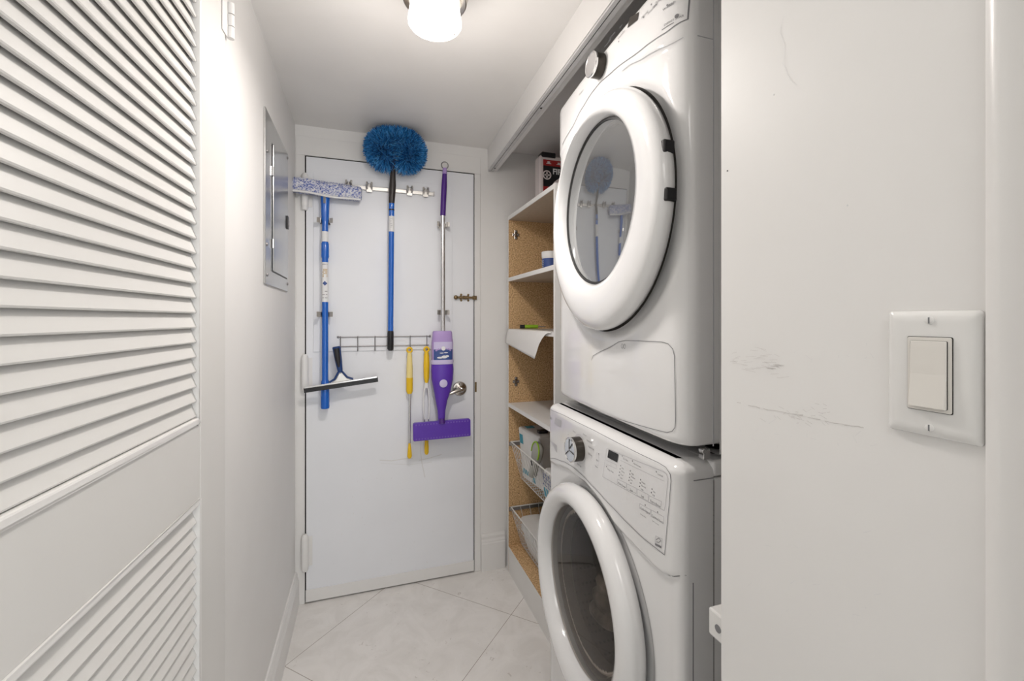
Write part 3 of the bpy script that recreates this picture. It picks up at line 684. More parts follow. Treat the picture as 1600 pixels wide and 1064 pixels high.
# ------------------------------------------------------------------ electrical panel on the left wall
pa, pb, pz0, pz1 = 1.523, 1.94, 1.395, 1.945
t = thing('electrical_panel', 'grey metal electrical panel set in the left wall', 'electrical panel', (XL, (pa+pb)/2, pz0))
obj('cover_plate', box(NB(), XL+.0003, XL+.006, pa, pb, pz0, pz1), 'galv', t, bevel=.0025)
d0, d1, e0, e1 = 1.625, 1.905, 1.445, 1.865
bm = NB(); box(bm, XL+.006, XL+.0066, d0-.004, d1+.004, e0-.004, e1+.004); obj('door_gap', bm, 'blackp', t)
pd = obj('panel_door', box(NB(), XL+.0066, XL+.011, d0, d1, e0, e1), 'galv', t, bevel=.002)
for z_ in (1.52, 1.76): obj('hinge', cyl(NB(), (XL+.010, d0-.004, z_), (XL+.010, d0-.004, z_+.03), .004, 10), 'chrome', pd)
bm = NB(); box(bm, XL+.011, XL+.016, d1-.035, d1-.010, 1.635, 1.685); la = obj('latch', bm, 'blackp', pd, bevel=.002)
obj('latch_thumb', box(NB(), XL+.016, XL+.018, d1-.030, d1-.016, 1.645, 1.668), 'wire', la, bevel=.001)
for y_, z_ in ((pa+.025, pz0+.03), (pb-.015, pz0+.03), (pa+.025, pz1-.13), (pb-.015, pz1-.02), (pa+.02, 1.52)):
    bm = NB(); lathe(bm, [(.006, 0), (.005, .0025), (.002, .003)], lambda r, a, q: (XL+.006+q, y_+r*math.cos(a), z_+r*math.sin(a)), 12, True); obj('screw', bm, 'wire', t, smooth=True)

# ------------------------------------------------------------------ louvered door
PH = Vector((-.290, 1.103, 0)); ang = math.radians(3.4)
dd = Vector((-math.sin(ang), -math.cos(ang), 0)); dn = Vector((math.cos(ang), -math.sin(ang), 0))
D = lambda s, t_, z_: PH + dd*s + dn*t_ + Vector((0, 0, z_))
t = thing('door_2', 'open white louvered door against the left side', 'door', PH, kind='structure')
def dbox(bm, s0, s1, t0, t1, z0, z1): return box(bm, s0, s1, t0, t1, z0, z1, lambda c: D(c.x, c.y, c.z))
DW, DH = .74, 2.03; sw = .126
for s0, s1 in ((0, sw), (DW-.10, DW)): obj('stile', dbox(NB(), s0, s1, -.035, 0, .01, DH), 'louver', t, bevel=.0015)
zr0, zr1 = .944, 1.088
for z0, z1 in ((.01, .22), (zr0, zr1), (DH-.11, DH)): obj('rail', dbox(NB(), sw, DW-.10, -.035, -.0005, z0, z1), 'louver', t, bevel=.0015)
for z0, z1 in ((.22, zr0), (zr1, DH-.11)):
    bm = NB(); b_ = .011
    for (a, b, c_, d_) in ((sw, sw+b_, z0, z1), (DW-.10-b_, DW-.10, z0, z1), (sw+b_, DW-.10-b_, z0, z0+b_), (sw+b_, DW-.10-b_, z1-b_, z1)):
        dbox(bm, a, b, -.0355, .0025 if c_ != z0 or a != sw+b_ else .0025, c_, d_)
    obj('bead_moulding', bm, 'trim', t, bevel=.003)
    bm = NB(); pitch = .0278; n = int((z1-z0-2*b_+.01)/pitch)
    for k in range(n):
        zb = z0 + b_ + .002 + k*pitch
        prof = [(.0012, zb), (-.0026, zb-.0006), (-.0160, zb+.0375), (-.0155, zb+.0392), (-.0130, zb+.0395), (-.0115, zb+.0380), (.0020, zb+.0022)]
        prof = [(a, min(b, z1-b_*.4)) for a, b in prof]
        prism(bm, prof, lambda a, b, s_: D(s_, a-.0045, b), sw+b_-.004, DW-.10-b_+.004)
    obj('louver_slats', bm, 'louver', t)
# hinge knuckles
h0z, h1z = 1.905, 1.985
bm = NB(); dbox(bm, -.012, .022, .0005, .0025, h0z, h1z); hg = obj('hinge', bm, 'trim', t, bevel=.001)
for k in range(3):
    z0 = h0z + (h1z-h0z)*k/3 + .001
    obj('knuckle', tube(NB(), [D(-.012, .007, z0), D(-.012, .007, z0+.0245)], .007, 14), 'trim', hg, smooth=True)

# ------------------------------------------------------------------ ceiling lamp
lx, ly = .166, 1.100
t = thing('ceiling_lamp', 'lit ribbed glass ceiling lamp in a brushed metal canopy', 'ceiling lamp', (lx, ly, ZC))
def cone(prof, n=64, rib=0):
    bm = NB(); return lathe(bm, prof, lambda r, a, q: (lx + r*(1+rib*math.cos(a*16))*math.cos(a), ly + r*(1+rib*math.cos(a*16))*math.sin(a), q), n, True)
obj('canopy', cone([(.001, ZC-.001), (.105, ZC-.001), (.104, ZC-.018), (.090, ZC-.040), (.082, ZC-.066), (.079, ZC-.078), (.076, ZC-.080), (.066, ZC-.076), (.062, ZC-.045)]), 'nickel', t, smooth=True)
obj('glass_shade', cone([(.060, ZC-.050), (.060, ZC-.080), (.061, ZC-.090), (.064, ZC-.112), (.0665, ZC-.128), (.0665, ZC-.134), (.062, ZC-.139), (.020, ZC-.142)], 128, .006), 'lampglass', t, smooth=True)
bm = NB(); sphere(bm, (lx+.050, ly+.012, ZC-.142), .0045); obj('set_screw', bm, 'wire', t, smooth=True)
pl = bpy.data.lights.new('bulb_light', 'AREA'); pl.shape = 'DISK'; pl.size = .12; pl.energy = 6.3; pl.color = (1, .94, .89)
o = bpy.data.objects.new('bulb_light', pl); C.objects.link(o); o.parent = t; o.location = (0, 0, -.1450)
pl2 = bpy.data.lights.new('bulb_glow', 'POINT'); pl2.energy = 3.7; pl2.color = (1, .92, .86); pl2.shadow_soft_size = .05
o = bpy.data.objects.new('bulb_glow', pl2); C.objects.link(o); o.parent = t; o.location = (0, 0, -.215)

# ------------------------------------------------------------------ shelf cabinet
CX, CY0, CY1 = .690, 1.530, 2.125
t = thing('shelf_cabinet', 'open particle board shelf cabinet beyond the stacked machines', 'cabinet', (CX+.2, (CY0+CY1)/2, 0))
for y0, y1 in ((CY1-.016, CY1), (CY0, CY0+.016)):
    p_ = obj('side_panel', box(NB(), CX+.0012, CX+.55, y0, y1, .0, 1.79), 'chip', t)
    obj('edge_banding', box(NB(), CX, CX+.0012, y0-.001, y1+.001, .0, 1.79), 'shelfw', p_)
    o_ = box(NB(), CX, CX+.55, (y1 if y1 == CY1 else y0-.0012), (y1+.0012 if y1 == CY1 else y0), 0, 1.79); obj('outer_face', o_, 'shelfw', p_)
obj('back_panel', box(NB(), CX+.55, CX+.556, CY0, CY1, .0, 1.81), 'chip', t)
obj('toe_board', box(NB(), CX+.002, CX+.018, CY0+.016, CY1-.016, 0, .112), 'shelfw', t)
for z_, nm in ((1.79, 'top_panel'), (1.477, 'shelf'), (1.217, 'shelf'), (.841, 'shelf'), (.112, 'bottom_panel')):
    y0, y1 = (CY0-.001, CY1+.001) if nm == 'top_panel' else (CY0+.016, CY1-.016)
    s_ = obj(nm, box(NB(), CX+.001, CX+.549, y0, y1, z_, z_+.018), 'chip' if nm == 'bottom_panel' else 'shelfw', t)
    obj('edge_banding', box(NB(), CX, CX+.0012, y0, y1, z_-.0005, z_+.0185), 'shelfw', s_)
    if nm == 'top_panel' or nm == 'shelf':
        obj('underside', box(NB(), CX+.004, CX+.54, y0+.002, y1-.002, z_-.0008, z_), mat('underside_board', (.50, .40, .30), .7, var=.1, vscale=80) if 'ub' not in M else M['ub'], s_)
for v in (367, 596):
    q = yp(806, v, CY1-.016); bm = NB(); y_ = CY1-.016
    box(bm, q.x-.018, q.x+.018, y_-.003, y_-.0002, q.z-.008, q.z+.008); box(bm, q.x-.008, q.x+.008, y_-.004, y_-.0002, q.z-.024, q.z+.024)
    hp = obj('hinge_plate', bm, 'nickel', t, bevel=.003)
    bm = NB()
    for a, b in ((0, .017), (0, -.017), (-.012, 0), (.011, 0)): sphere(bm, (q.x+a, y_-.005, q.z+b), .0045, (1, .5, 1), 10)
    obj('plate_screw', bm, 'wire', hp, smooth=True)
for k in range(38):
    z_ = .20 + k*.032
    if any(abs(z_-a-.009) < .02 for a in (1.477, 1.217, .841)) or random.random() < .35: continue
    obj('peg_hole', cyl(NB(), (CX+.055, CY1-.0164, z_), (CX+.055, CY1-.0158, z_), .0022, 8), 'void', t)
# liner curling over the third shelf
bm = NB(); n1, n2 = 24, 10; rows = []
for i in range(n1+1):
    s_ = i/n1; y_ = CY1-.017 - s_*.545
    L_ = .070 + .062*s_ if s_ < .76 else max(.004, (.070+.062*.76)*(1-((s_-.76)/.22))**1.9 if s_ < .98 else .004)
    R = [bm.verts.new((CX+.12, y_, 1.2362)), bm.verts.new((CX+.004, y_, 1.2362))]
    for j in range(n2+1):
        q = j/n2*L_; R.append(bm.verts.new((CX-.004-.012*math.sin(min(1, q/.06)*PI*.5)-.02*q*s_*4*.5, y_, 1.2345-q)))
    rows.append(R)
for a, b in zip(rows, rows[1:]):
    for k in range(len(a)-1): bm.faces.new((a[k], a[k+1], b[k+1], b[k]))
o = obj('shelf_liner', bm, 'shelfw', smooth='all'); o.modifiers.new('s', 'SOLIDIFY').thickness = .0006
tag(o, 'white liner sheet curling down over the edge of the middle shelf', 'shelf liner')
# lime utility knife on that shelf
q = yp(826, 512, 2.04); t = thing('utility_knife', 'lime green folding tool lying on the middle shelf', 'tool', (.80, 2.04, 1.2364))
tube(b_ := NB(), [(.755, 2.045, 1.2475), (.82, 2.03, 1.2475)], .0095, 10); obj('handle', b_, 'lime', t, smooth=True)
tube(b_ := NB(), [(.732, 2.050, 1.2475), (.755, 2.045, 1.2475)], .0098, 10); obj('end_grip', b_, 'blackp', t, smooth=True)
tube(b_ := NB(), [(.82, 2.03, 1.2475), (.85, 2.022, 1.2475), (.862, 2.035, 1.2475), (.85, 2.045, 1.2475), (.83, 2.035, 1.2475)], .0025, 8); obj('key_ring', b_, 'wire', t, smooth=True)
# blue jar with white lid on second shelf
jx, jy = .80, 1.83
t = thing('jar', 'blue labelled jar with white lid on the second shelf', 'jar', (jx, jy, 1.495))
b_ = NB(); loft(b_, [(jx, jy, 1.4952, .033, .033), (jx, jy, 1.498, .035, .035), (jx, jy, 1.565, .037, .037)], 28); j_ = obj('body', b_, 'paper', t, smooth=True)
b_ = NB(); loft(b_, [(jx, jy, 1.505, .0360, .0360), (jx, jy, 1.560, .0375, .0375)], 28); obj('label_band', b_, 'jarblue', t, smooth=True)
b_ = NB()
for k in range(5): box(b_, jx-.0385, jx-.0375, jy-.012, jy+.010-.004*(k % 2), 1.515+k*.008, 1.518+k*.008)
obj('label_print', b_, 'lgrey', t)
b_ = NB(); loft(b_, [(jx, jy, 1.565, .039, .039), (jx, jy, 1.590, .040, .040), (jx, jy, 1.592, .037, .037)], 28); obj('lid', b_, 'paper', t, smooth=True)

# text helper -----------------------------------------------------
def text_pts(bm, s, size, place, align='LEFT', bold=0):
    cu = bpy.data.curves.new('lettering', 'FONT'); cu.body = s; cu.size = size; cu.align_x = align; cu.resolution_u = 3; cu.offset = bold
    o = bpy.data.objects.new('lettering', cu); C.objects.link(o)
    dg = bpy.context.evaluated_depsgraph_get(); me = bpy.data.meshes.new_from_object(o.evaluated_get(dg))
    vs_ = [bm.verts.new(place(v.co.x, v.co.y)) for v in me.vertices]
    for p_ in me.polygons:
        try: bm.faces.new([vs_[i] for i in p_.vertices])
        except ValueError: pass
    bpy.data.objects.remove(o); bpy.data.curves.remove(cu); bpy.data.meshes.remove(me)
# first aid kits on the cabinet top (faces point to -Y)
fx0, fy, fz = .810, 1.98, 1.8085
t = thing('first_aid_kit', 'red and clear FIRST AID case with black latch on the cabinet top', 'first aid kit', (fx0+.12, fy, fz))
b_ = NB(); box(b_, fx0, fx0+.24, fy, fy+.07, fz, fz+.285); obj('clear_case', b_, 'clear', t, bevel=.012, seg=4)
b_ = NB(); box(b_, fx0+.018, fx0+.222, fy-.0010, fy+.001, fz+.012, fz+.262); obj('red_panel', b_, 'red', t)
b_ = NB(); box(b_, fx0+.018, fx0+.222, fy-.0022, fy-.001, fz+.130, fz+.232); obj('black_band', b_, 'blackp', t)
b_ = NB(); prism(b_, [(fx0+.075, fz+.155), (fx0+.11, fz+.182), (fx0+.222, fz+.182), (fx0+.222, fz+.130), (fx0+.060, fz+.130)], lambda a, b, c: (a, c, b), fy-.0030, fy-.0022); obj('pale_panel', b_, 'clear', t)
b_ = NB(); box(b_, fx0+.010, fx0+.085, fy-.004, fy+.05, fz+.272, fz+.300); obj('latch', b_, 'blackp', t, bevel=.006)
b_ = NB(); text_pts(b_, 'FIRST AID', .038, lambda a, b: (fx0+.067+a, fy-.0032, fz+.194+b), bold=.0012)
obj('lettering', b_, 'paper', t)
b_ = NB(); lathe(b_, [(.023, 0), (.017, 0)], lambda r, a, q: (fx0+.037+r*math.cos(a), fy-.003, fz+.186+r*math.sin(a)), 32)
box(b_, fx0+.033, fx0+.041, fy-.0034, fy-.0028, fz+.172, fz+.200); box(b_, fx0+.023, fx0+.051, fy-.0034, fy-.0028, fz+.182, fz+.190); obj('cross_emblem', b_, 'clear', t)
for k in range(3):
    b_ = NB(); box(b_, fx0+.034+k*.055, fx0+.060+k*.055, fy-.0018, fy-.0008, fz+.242, fz+.245); box(b_, fx0+.040+k*.055, fx0+.054+k*.055, fy-.0018, fy-.0008, fz+.2445, fz+.254)
    obj('small_print', b_, 'clear', t)
# second red case behind
gx0, gy = .880, 2.058
t = thing('storage_case', 'plain red plastic case standing behind the FIRST AID case', 'case', (gx0+.1, gy, fz))
obj('body', box(NB(), gx0, gx0+.22, gy, gy+.06, fz, fz+.265), 'red', t, bevel=.012, seg=4)
b_ = NB(); tube(b_, [(gx0+.02, gy+.03, fz+.262), (gx0+.03, gy+.03, fz+.305), (gx0+.10, gy+.03, fz+.312), (gx0+.11, gy+.03, fz+.262)], .009, 10); obj('handle', b_, 'red', t, smooth=True)

# wire baskets hung on the cabinet sides
def basket(z_top, h, label, x0=CX+.012, lean=.05):
    y0, y1 = CY0+.024, CY1-.024; x1 = CX+.46
    t = thing('wire_basket', label, 'basket', ((x0+x1)/2, (y0+y1)/2, z_top-h), 'wire baskets in the cabinet')
    bm = NB(); tube(bm, [(x0, y0, z_top), (x0, y1, z_top), (x1, y1, z_top), (x1, y0, z_top), (x0, y0, z_top)], .0035, 8); obj('rim', bm, 'wwire', t, smooth=True)
    bm = NB(); n = 17
    for k in range(n+1):
        y_ = y0 + (y1-y0)*k/n
        tube(bm, [(x0, y_, z_top), (x0+lean, y0+.02+(y1-y0-.04)*k/n, z_top-h), (x1-lean, y0+.02+(y1-y0-.04)*k/n, z_top-h), (x1, y_, z_top)], .0017, 6)
    for k in range(1, 9):
        x_ = x0 + (x1-x0)*k/9
        for ya, yb in ((y0, y0+.02), (y1, y1-.02)): tube(bm, [(x_, ya, z_top), (x0+lean+(x1-x0-2*lean)*k/9, yb, z_top-h)], .0014, 6)
    for f_ in (.5, 1):
        xa, xb, ya, yb, z_ = x0+lean*f_, x1-lean*f_, y0+.02*f_, y1-.02*f_, z_top-h*f_
        tube(bm, [(xa, ya, z_), (xa, yb, z_), (xb, yb, z_), (xb, ya, z_), (xa, ya, z_)], .0014, 6)
    w_ = obj('wire_mesh', bm, 'wwire', t); return t
basket(.662, .185, 'upper white wire basket holding the cleaning packs')
basket(.330, .185, 'lower white wire basket near the cabinet floor holding white plastic')
for z_ in (.655, .323):
    r_ = thing('basket_runner', 'dark metal runner carrying the %s wire basket' % ('upper' if z_ > .5 else 'lower'), 'runner', (CX+.2, CY1-.018, z_), 'basket runners')
    obj('channel', box(NB(), CX+.004, CX+.42, CY1-.0215, CY1-.0163, z_-.014, z_+.006), 'wire', r_, bevel=.001)
    obj('stop_peg', cyl(NB(), (CX+.012, CY1-.030, z_-.004), (CX+.012, CY1-.0215, z_-.004), .006, 12), 'chromed', r_)
# contents of the upper basket
t = thing('wipes_package', 'tall white plastic pack with teal patches in the upper basket', 'package', (.87, 1.955, .482))
b_ = NB(); prism(b_, [(.754, 2.080), (.780, 1.862), (.90, 1.876), (.876, 2.084)], lambda a, b, c: (a - .09*(c-.484) , b, c), .484, .744); obj('wrapper', b_, 'pack', t, bevel=.012, seg=3)
pk = lambda y, z: .754 + (2.080-y)*.119 - .09*(z-.484)
for y0_, y1_, z0_, z1_ in ((2.030, 2.066, .665, .712), (1.99, 2.06, .515, .54), (1.93, 1.96, .50, .56)):
    b_ = NB(); b_.faces.new([b_.verts.new((pk(y, z)-.0012, y, z)) for y, z in ((y0_, z0_), (y1_, z0_), (y1_, z1_), (y0_, z1_))]); obj('teal_patch', b_, 'teal', t)
obj('teal_patch', box(NB(), .76, .80, 2.02, 2.06, .7442, .7462), 'teal', t)
b_ = NB(); box(b_, .775, .82, 1.90, 1.935, .7445, .758); obj('black_clip', b_, 'blackp', t, bevel=.003)
t = thing('spray_cleaner', 'grey cleaner bottle with lime rim leaning in the upper basket', 'bottle', (.80, 1.80, .49))
b_ = NB(); R_ = Matrix.Rotation(-.10, 4, 'Y') @ Matrix.Rotation(-.25, 4, 'X')
prof = [(-.060, .016, .014), (-.05, .020, .018), (-.01, .020, .022), (.02, .020, .028), (.05, .021, .038), (.075, .021, .040), (.095, .018, .032), (.108, .010, .014)]
loft(b_, [(0, 0, z_, rx, ry) for z_, rx, ry in prof], 24, power=2.3)
off = Vector((.733, 1.850, .622))
for v in b_.verts: v.co = R_.inverted() @ v.co + off
obj('body', b_, 'greypl', t, smooth=True)
b_ = NB(); tube(b_, [R_.inverted() @ Vector((-.012, .041*math.cos(a), .062+.048*math.sin(a))) + off for a in [PI*k/10 for k in range(-1, 12)]], .0035, 8); obj('lime_trim', b_, 'lime', t, smooth=True)
b_ = NB(); sphere(b_, (-.016, -.002, .012), .013, (.6, 1, 1.3)); 
for v in b_.verts: v.co = R_.inverted() @ v.co + off
obj('oval_window', b_, 'blackp', t, smooth=True)
t = thing('sponge_pack', 'small blue and white checked pack low in the upper basket', 'package', (.80, 1.775, .48))
b_ = NB(); loft(b_, [(.79, 1.775, .482, .026, .050), (.79, 1.775, .50, .032, .056), (.79, 1.775, .60, .030, .054), (.79, 1.775, .612, .022, .045)], 24, power=4); obj('wrapper', b_, 'pack', t, smooth=True)
b_ = NB()
for k in range(5): box(b_, .7572, .7584, 1.735+k*.018, 1.737+k*.018, .545, .60)
for k in range(4): box(b_, .7570, .7582, 1.73, 1.815, .545+k*.016, .547+k*.016)
obj('check_print', b_, 'jarblue', t)
b_ = NB(); box(b_, .7560, .7580, 1.75, 1.80, .50, .535); obj('blue_panel', b_, 'teal', t)
# rag hanging out of basket
# contents of lower basket
t = obj('bin_liner', loft(NB(), [(.812-.0022*k+.004*math.sin(k*1.3), 1.865, .150+.0125*k, .052+.0014*k+.003*math.sin(k*.9), .205+.004*math.sin(k*1.7)-.002*k) for k in range(13)], 40, power=5), 'pack', smooth=True)
tag(t, 'crumpled white plastic bag filling the lower basket', 'bag')
t = thing('soap_pack', 'dark green pack lying at the back of the lower basket', 'package', (.90, 2.0, .30))
b_ = NB(); loft(b_, [(.98, 1.95, .150, .080, .10), (.98, 1.95, .16, .09, .11), (.98, 1.95, .33, .088, .108), (.98, 1.95, .345, .07, .09)], 24, power=4); obj('wrapper', b_, 'green', t, smooth=True)
obj('seal_strip', box(NB(), .92, 1.04, 1.94, 1.96, .344, .352), 'blackp', t)

# ------------------------------------------------------------------ washer and dryer
def make_fx(Y0, Y1, Xf, bow, slope, cw, cd):
    yc, hw = (Y0+Y1)/2, (Y1-Y0)/2; u0 = 1-cw/hw
    def fx(y):
        u = min(.9999, abs((y-yc)/hw)); x = Xf + slope*(y-yc) + bow*u**2.2
        if u > u0: x += cd*(1-math.sqrt(max(0, 1-((u-u0)/(1-u0))**2)))
        return x
    return fx
def appliance(t, Y0, Y1, Z0, Z1, Xf, bow, slope, disp, ztop_r, cw=.05, cd=.04, nz=220, botr=0, back=.085):
    yc, hw = (Y0+Y1)/2, (Y1-Y0)/2; u0 = 1-cw/hw
    fx = make_fx(Y0, Y1, Xf, bow, slope, cw, cd)
    ys = [yc - hw*u0 + 2*hw*u0*k/120 for k in range(121)]
    e = [yc + hw*(u0+(1-u0)*math.sin(PI/2*k/14)) for k in range(1, 15)]
    ys = [2*yc-y for y in e[::-1]] + ys + e
    xb = Xf+back
    per = [Vector((xb, Y0)), Vector(((xb+fx(Y0))/2, Y0))] + [Vector((fx(y), y)) for y in ys] + [Vector(((xb+fx(Y1))/2, Y1)), Vector((xb, Y1))]
    nn = []
    for i in range(len(per)):
        d = per[min(i+1, len(per)-1)] - per[max(i-1, 0)]; nn.append(Vector((-d.y, d.x)).normalized())
    def fade(y): u = abs((y-yc)/hw); return 1-sstep(u0, 1.0, u)
    zs = [(Z0 + (Z1-ztop_r-Z0)*k/nz, 0.0) for k in range(nz+1)]
    for k in range(1, 9): a = PI/2*k/8; zs.append((Z1-ztop_r + ztop_r*math.sin(a), ztop_r*1.6*(1-math.cos(a))))
    bm = NB(); rows = []
    for z, ins in zs:
        b_ins = botr*(1-math.sqrt(max(0, 1-(1-min(1, (z-Z0)/botr))**2))) if botr else 0
        row = []
        for p, n in zip(per, nn):
            x = p.x - (disp(p.y, z)*fade(p.y)); q = Vector((x, p.y)) - n*(ins + b_ins)
            row.append(bm.verts.new((q.x, q.y, z)))
        rows.append(row)
    for a, b in zip(rows, rows[1:]):
        for k in range(len(a)-1): bm.faces.new((a[k], a[k+1], b[k+1], b[k]))
    bm.faces.new(rows[-1]); bm.faces.new(rows[0][::-1])
    return bm, (lambda y, z: Vector((fx(y) - disp(y, z)*fade(y), y, z))), fx
def open_box(*a):
    bm = box(NB(), *a); x = min(v.co.x for v in bm.verts)
    bmesh.ops.delete(bm, geom=[f for f in bm.faces if f.calc_center_median().x < x+1e-5], context='FACES_ONLY'); return bm
def cut_round(bm, y0, z0, r, xmax):
    fs = [f for f in bm.faces if len(f.verts) == 4 and f.calc_center_median().x < xmax and math.hypot(f.calc_center_median().y-y0, f.calc_center_median().z-z0) < r]
    bmesh.ops.delete(bm, geom=fs, context='FACES')
def on_face(u, v, fx):
    lo, hi = .7, 1.386
    for _ in range(40):
        m = (lo+hi)/2
        if fx(m)/m > _r(u): lo = m
        else: hi = m
    Y = (lo+hi)/2; X = fx(Y); return (Y, HC+(VH-v)/F*(X*_s+Y*_c))
def plain(Xf, slope, yc, hw, bow): return lambda y: Xf + slope*(y-yc) + bow*min(1, abs((y-yc)/hw))**2.2
def ribbon(bm, pts, wdt, face, eps=.0008, sub=True):
    P_ = pts
    for (a, b), (c_, d_) in zip(P_, P_[1:]):
        n = max(1, int(math.hypot(c_-a, d_-b)/.012)); dx, dy = c_-a, d_-b; l = math.hypot(dx, dy) or 1; nx, ny = -dy/l*wdt/2, dx/l*wdt/2
        ex, ey = dx/l*wdt*.3, dy/l*wdt*.3
        for k in range(n):
            q = []
            for t_, s in ((k/n, 1), ((k+1)/n, 1), ((k+1)/n, -1), (k/n, -1)):
                e_ = -1 if t_ == 0 else (1 if t_ == 1 else 0)
                y, z = a+dx*t_+s*nx+e_*ex, b+dy*t_+s*ny+e_*ey; w_ = face(y, z); q.append(bm.verts.new((w_.x-eps, w_.y, w_.z)))
            bm.faces.new(q)
def fill(bm, pts, face, eps=.0010):
    bm.faces.new([bm.verts.new(face(y, z) - Vector((eps, 0, 0))) for y, z in pts])
def ftext(bm, s, size, y, z, face, eps=.0010, align='LEFT', bold=0, squeeze=1.0):
    def pl_(a, b):
        yy = y-a*squeeze; w_ = face(yy, z+b); return (w_.x-eps, w_.y, w_.z)
    text_pts(bm, s, size, pl_, align, bold)
def circ(y, z, r, n=14): return [(y+r*math.cos(2*PI*k/n), z+r*math.sin(2*PI*k/n)) for k in range(n)]

AY0, AY1 = .700, 1.386
# ---- washer
WX, WS, WB = .577, .025, .010
YC, HW = (AY0+AY1)/2, (AY1-AY0)/2
wpl = make_fx(AY0, AY1, WX, WB, WS, .035, .026)
WD = (1.085, .525, .290)          # door centre y, z, radius
def seam(px, pl_, ends=()): return sorted([on_face(u, v, pl_) for u, v in px] + list(ends))
S1 = seam([(852, 709), (859, 713.5), (872, 718), (885, 723), (896, 730), (910, 742), (930, 763), (955, 790), (981, 817), (1006, 841), (1039, 867)], wpl)
C1 = seam([(913, 752), (935, 782), (951, 808.5), (986, 846), (1005, 866), (1021, 883), (1033, 893), (1045, 898), (1060, 898), (1075, 897)], wpl)
C1 = [q for q in C1 if q[0] < 1.15] + [(y, interp(S1, y)-.016) for y in (1.2, 1.25, 1.32, 1.386)]
def wdisp(y, z):
    c_ = interp(C1, y); d = -.007*sstep(c_+.003, c_-.008, z)
    r = math.hypot(y-WD[0], z-WD[1]); d -= .010*sstep(WD[2]+.020, WD[2]-.006, r)
    return d
t = thing('washing_machine', 'white front loading washing machine beneath the dryer', 'washing machine', (.95, (AY0+AY1)/2, 0))
bm, wface, wfx = appliance(t, AY0, AY1, .018, 1.0, WX, WB, WS, wdisp, .024, cw=.035, cd=.026)
cut_round(bm, WD[0]+.012, WD[1]+.006, .192, WX+.05)
obj('front_panel', bm, 'white', t, smooth=True, autos=55)
sd = obj('side_cabinet', open_box(WX+.086, WX+.80, AY0-.001, AY1+.001, .018, .965), 'side', t, bevel=.003)
obj('top_lid', box(NB(), WX+.084, WX+.80, AY0-.001, AY1+.001, .967, 1.0), 'white', t, bevel=.006, seg=3)
for yy in (AY0+.06, AY1-.06):
    for xx in (WX+.09, WX+.70): obj('foot', cyl(NB(), (xx, yy, 0), (xx, yy, .020), .022, 16), 'rubber', t)
bm = NB(); ya, yb = S1[0][0], S1[-1][0]; ribbon(bm, [(y, interp(S1, y)) for y in [ya+(yb-ya)*k/60 for k in range(61)]], .0016, wface, .0012)
T1 = [on_face(u, v, wpl) for u, v in ((857, 637), (880, 648), (930, 673), (1000, 709), (1030, 723), (1041, 730), (1048, 741), (1049, 752), (1046, 790), (1039, 867))]
ribbon(bm, T1, .0013, wface, .0012)
obj('console_seam', bm, 'grey', t)
bm = NB(); ribbon(bm, [on_face(u, v, wpl) for u, v in ((1042, 899), (1052, 901), (1060, 900), (1072, 899))], .0016, wface, .0012)
box(bm, WX+.036, WX+.0845, AY0-.0012, AY0+.0002, .9655, .9668); box(bm, WX+.034, WX+.0355, AY0-.0012, AY0+.0004, .02, .765); obj('panel_seam', bm, 'grey', t)
# console print
def wp(u, v): return on_face(u, v, wpl)
def cr(x_, y_): return wp(930+x_/5.908, 690+y_/5.908)     # measured on the enlarged console
def cq(x_, y_): return wp(840+x_/10.64, 630+y_/10.64)
bm = NB()
ribbon(bm, [cr(*q) for q in ((110, 62), (70, 322), (640, 636))], .0009, wface)
ribbon(bm, [cr(*q) for q in ((640, 636), (648, 600), (676, 340), (660, 300), (630, 275), (110, 62))], .0009, wface)
ribbon(bm, [cr(235, 172), cr(640, 365)], .0007, wface)
for bx4 in (((207, 345), (292, 385), (286, 425), (203, 385)), ((292, 388), (383, 430), (380, 478), (288, 436)), ((392, 436), (494, 490), (490, 548), (388, 496)), ((500, 498), (614, 552), (606, 608), (496, 556)),
            ((414, 572), (516, 630), (512, 664), (410, 612)), ((520, 630), (636, 694), (632, 746), (516, 690))):
    ribbon(bm, [cr(*q) for q in bx4] + [cr(*bx4[0])], .0008, wface)
ribbon(bm, [cr(105, 170), cr(200, 215), cr(196, 250), cr(100, 205)], .0006, wface)
ribbon(bm, [cr(148, 175), cr(148, 232)], .0006, wface)
ribbon(bm, [cq(480, 270), cq(400, 560), cq(345, 935)], .0006, wface)       # dispenser edge
y_, z_ = cq(1000, 930); ribbon(bm, [(y_+.0075*math.cos(a), z_+.017*math.sin(a)) for a in [2*PI*k/16 for k in range(17)]], .0006, wface)
# knob surround
KY, KZ = on_face(906, 701, wpl); KR = .034
ribbon(bm, [(KY+(KR+.006)*math.cos(a), KZ+(KR+.006)*math.sin(a)) for a in [2*PI*k/32 for k in range(33)]], .0008, wface)
for yy, zz_ in (cr(560, 870), ): 
    pass
e = [cr(*q) for q in ((560, 870), (618, 895), (614, 980), (556, 950))]; ribbon(bm, e+[e[0]], .0010, wface)
obj('console_outline', bm, 'lgrey', t)
bm = NB()
for q in ((35, 112), (252, 132), (347, 178), (568, 278), (107, 230), (238, 222), (233, 252), (228, 282), (223, 311), (327, 270), (323, 300), (319, 330), (315, 358), (422, 352), (418, 382), (414, 413), (528, 438), (522, 470), (465, 585), (580, 650)):
    fill(bm, circ(*cr(*q), .0016), wface)
for q in ((515, 520), (720, 1058)): fill(bm, circ(*cq(*q), .0014), wface)
fill(bm, [cr(*q) for q in ((556, 935), (614, 965), (614, 985), (556, 955))], wface)
ribbon(bm, [cr(565, 905), cr(590, 890), cr(610, 915), cr(590, 930), cr(570, 925)], .0012, wface)
obj('indicator_dot', bm, 'grey', t)
bm = NB()
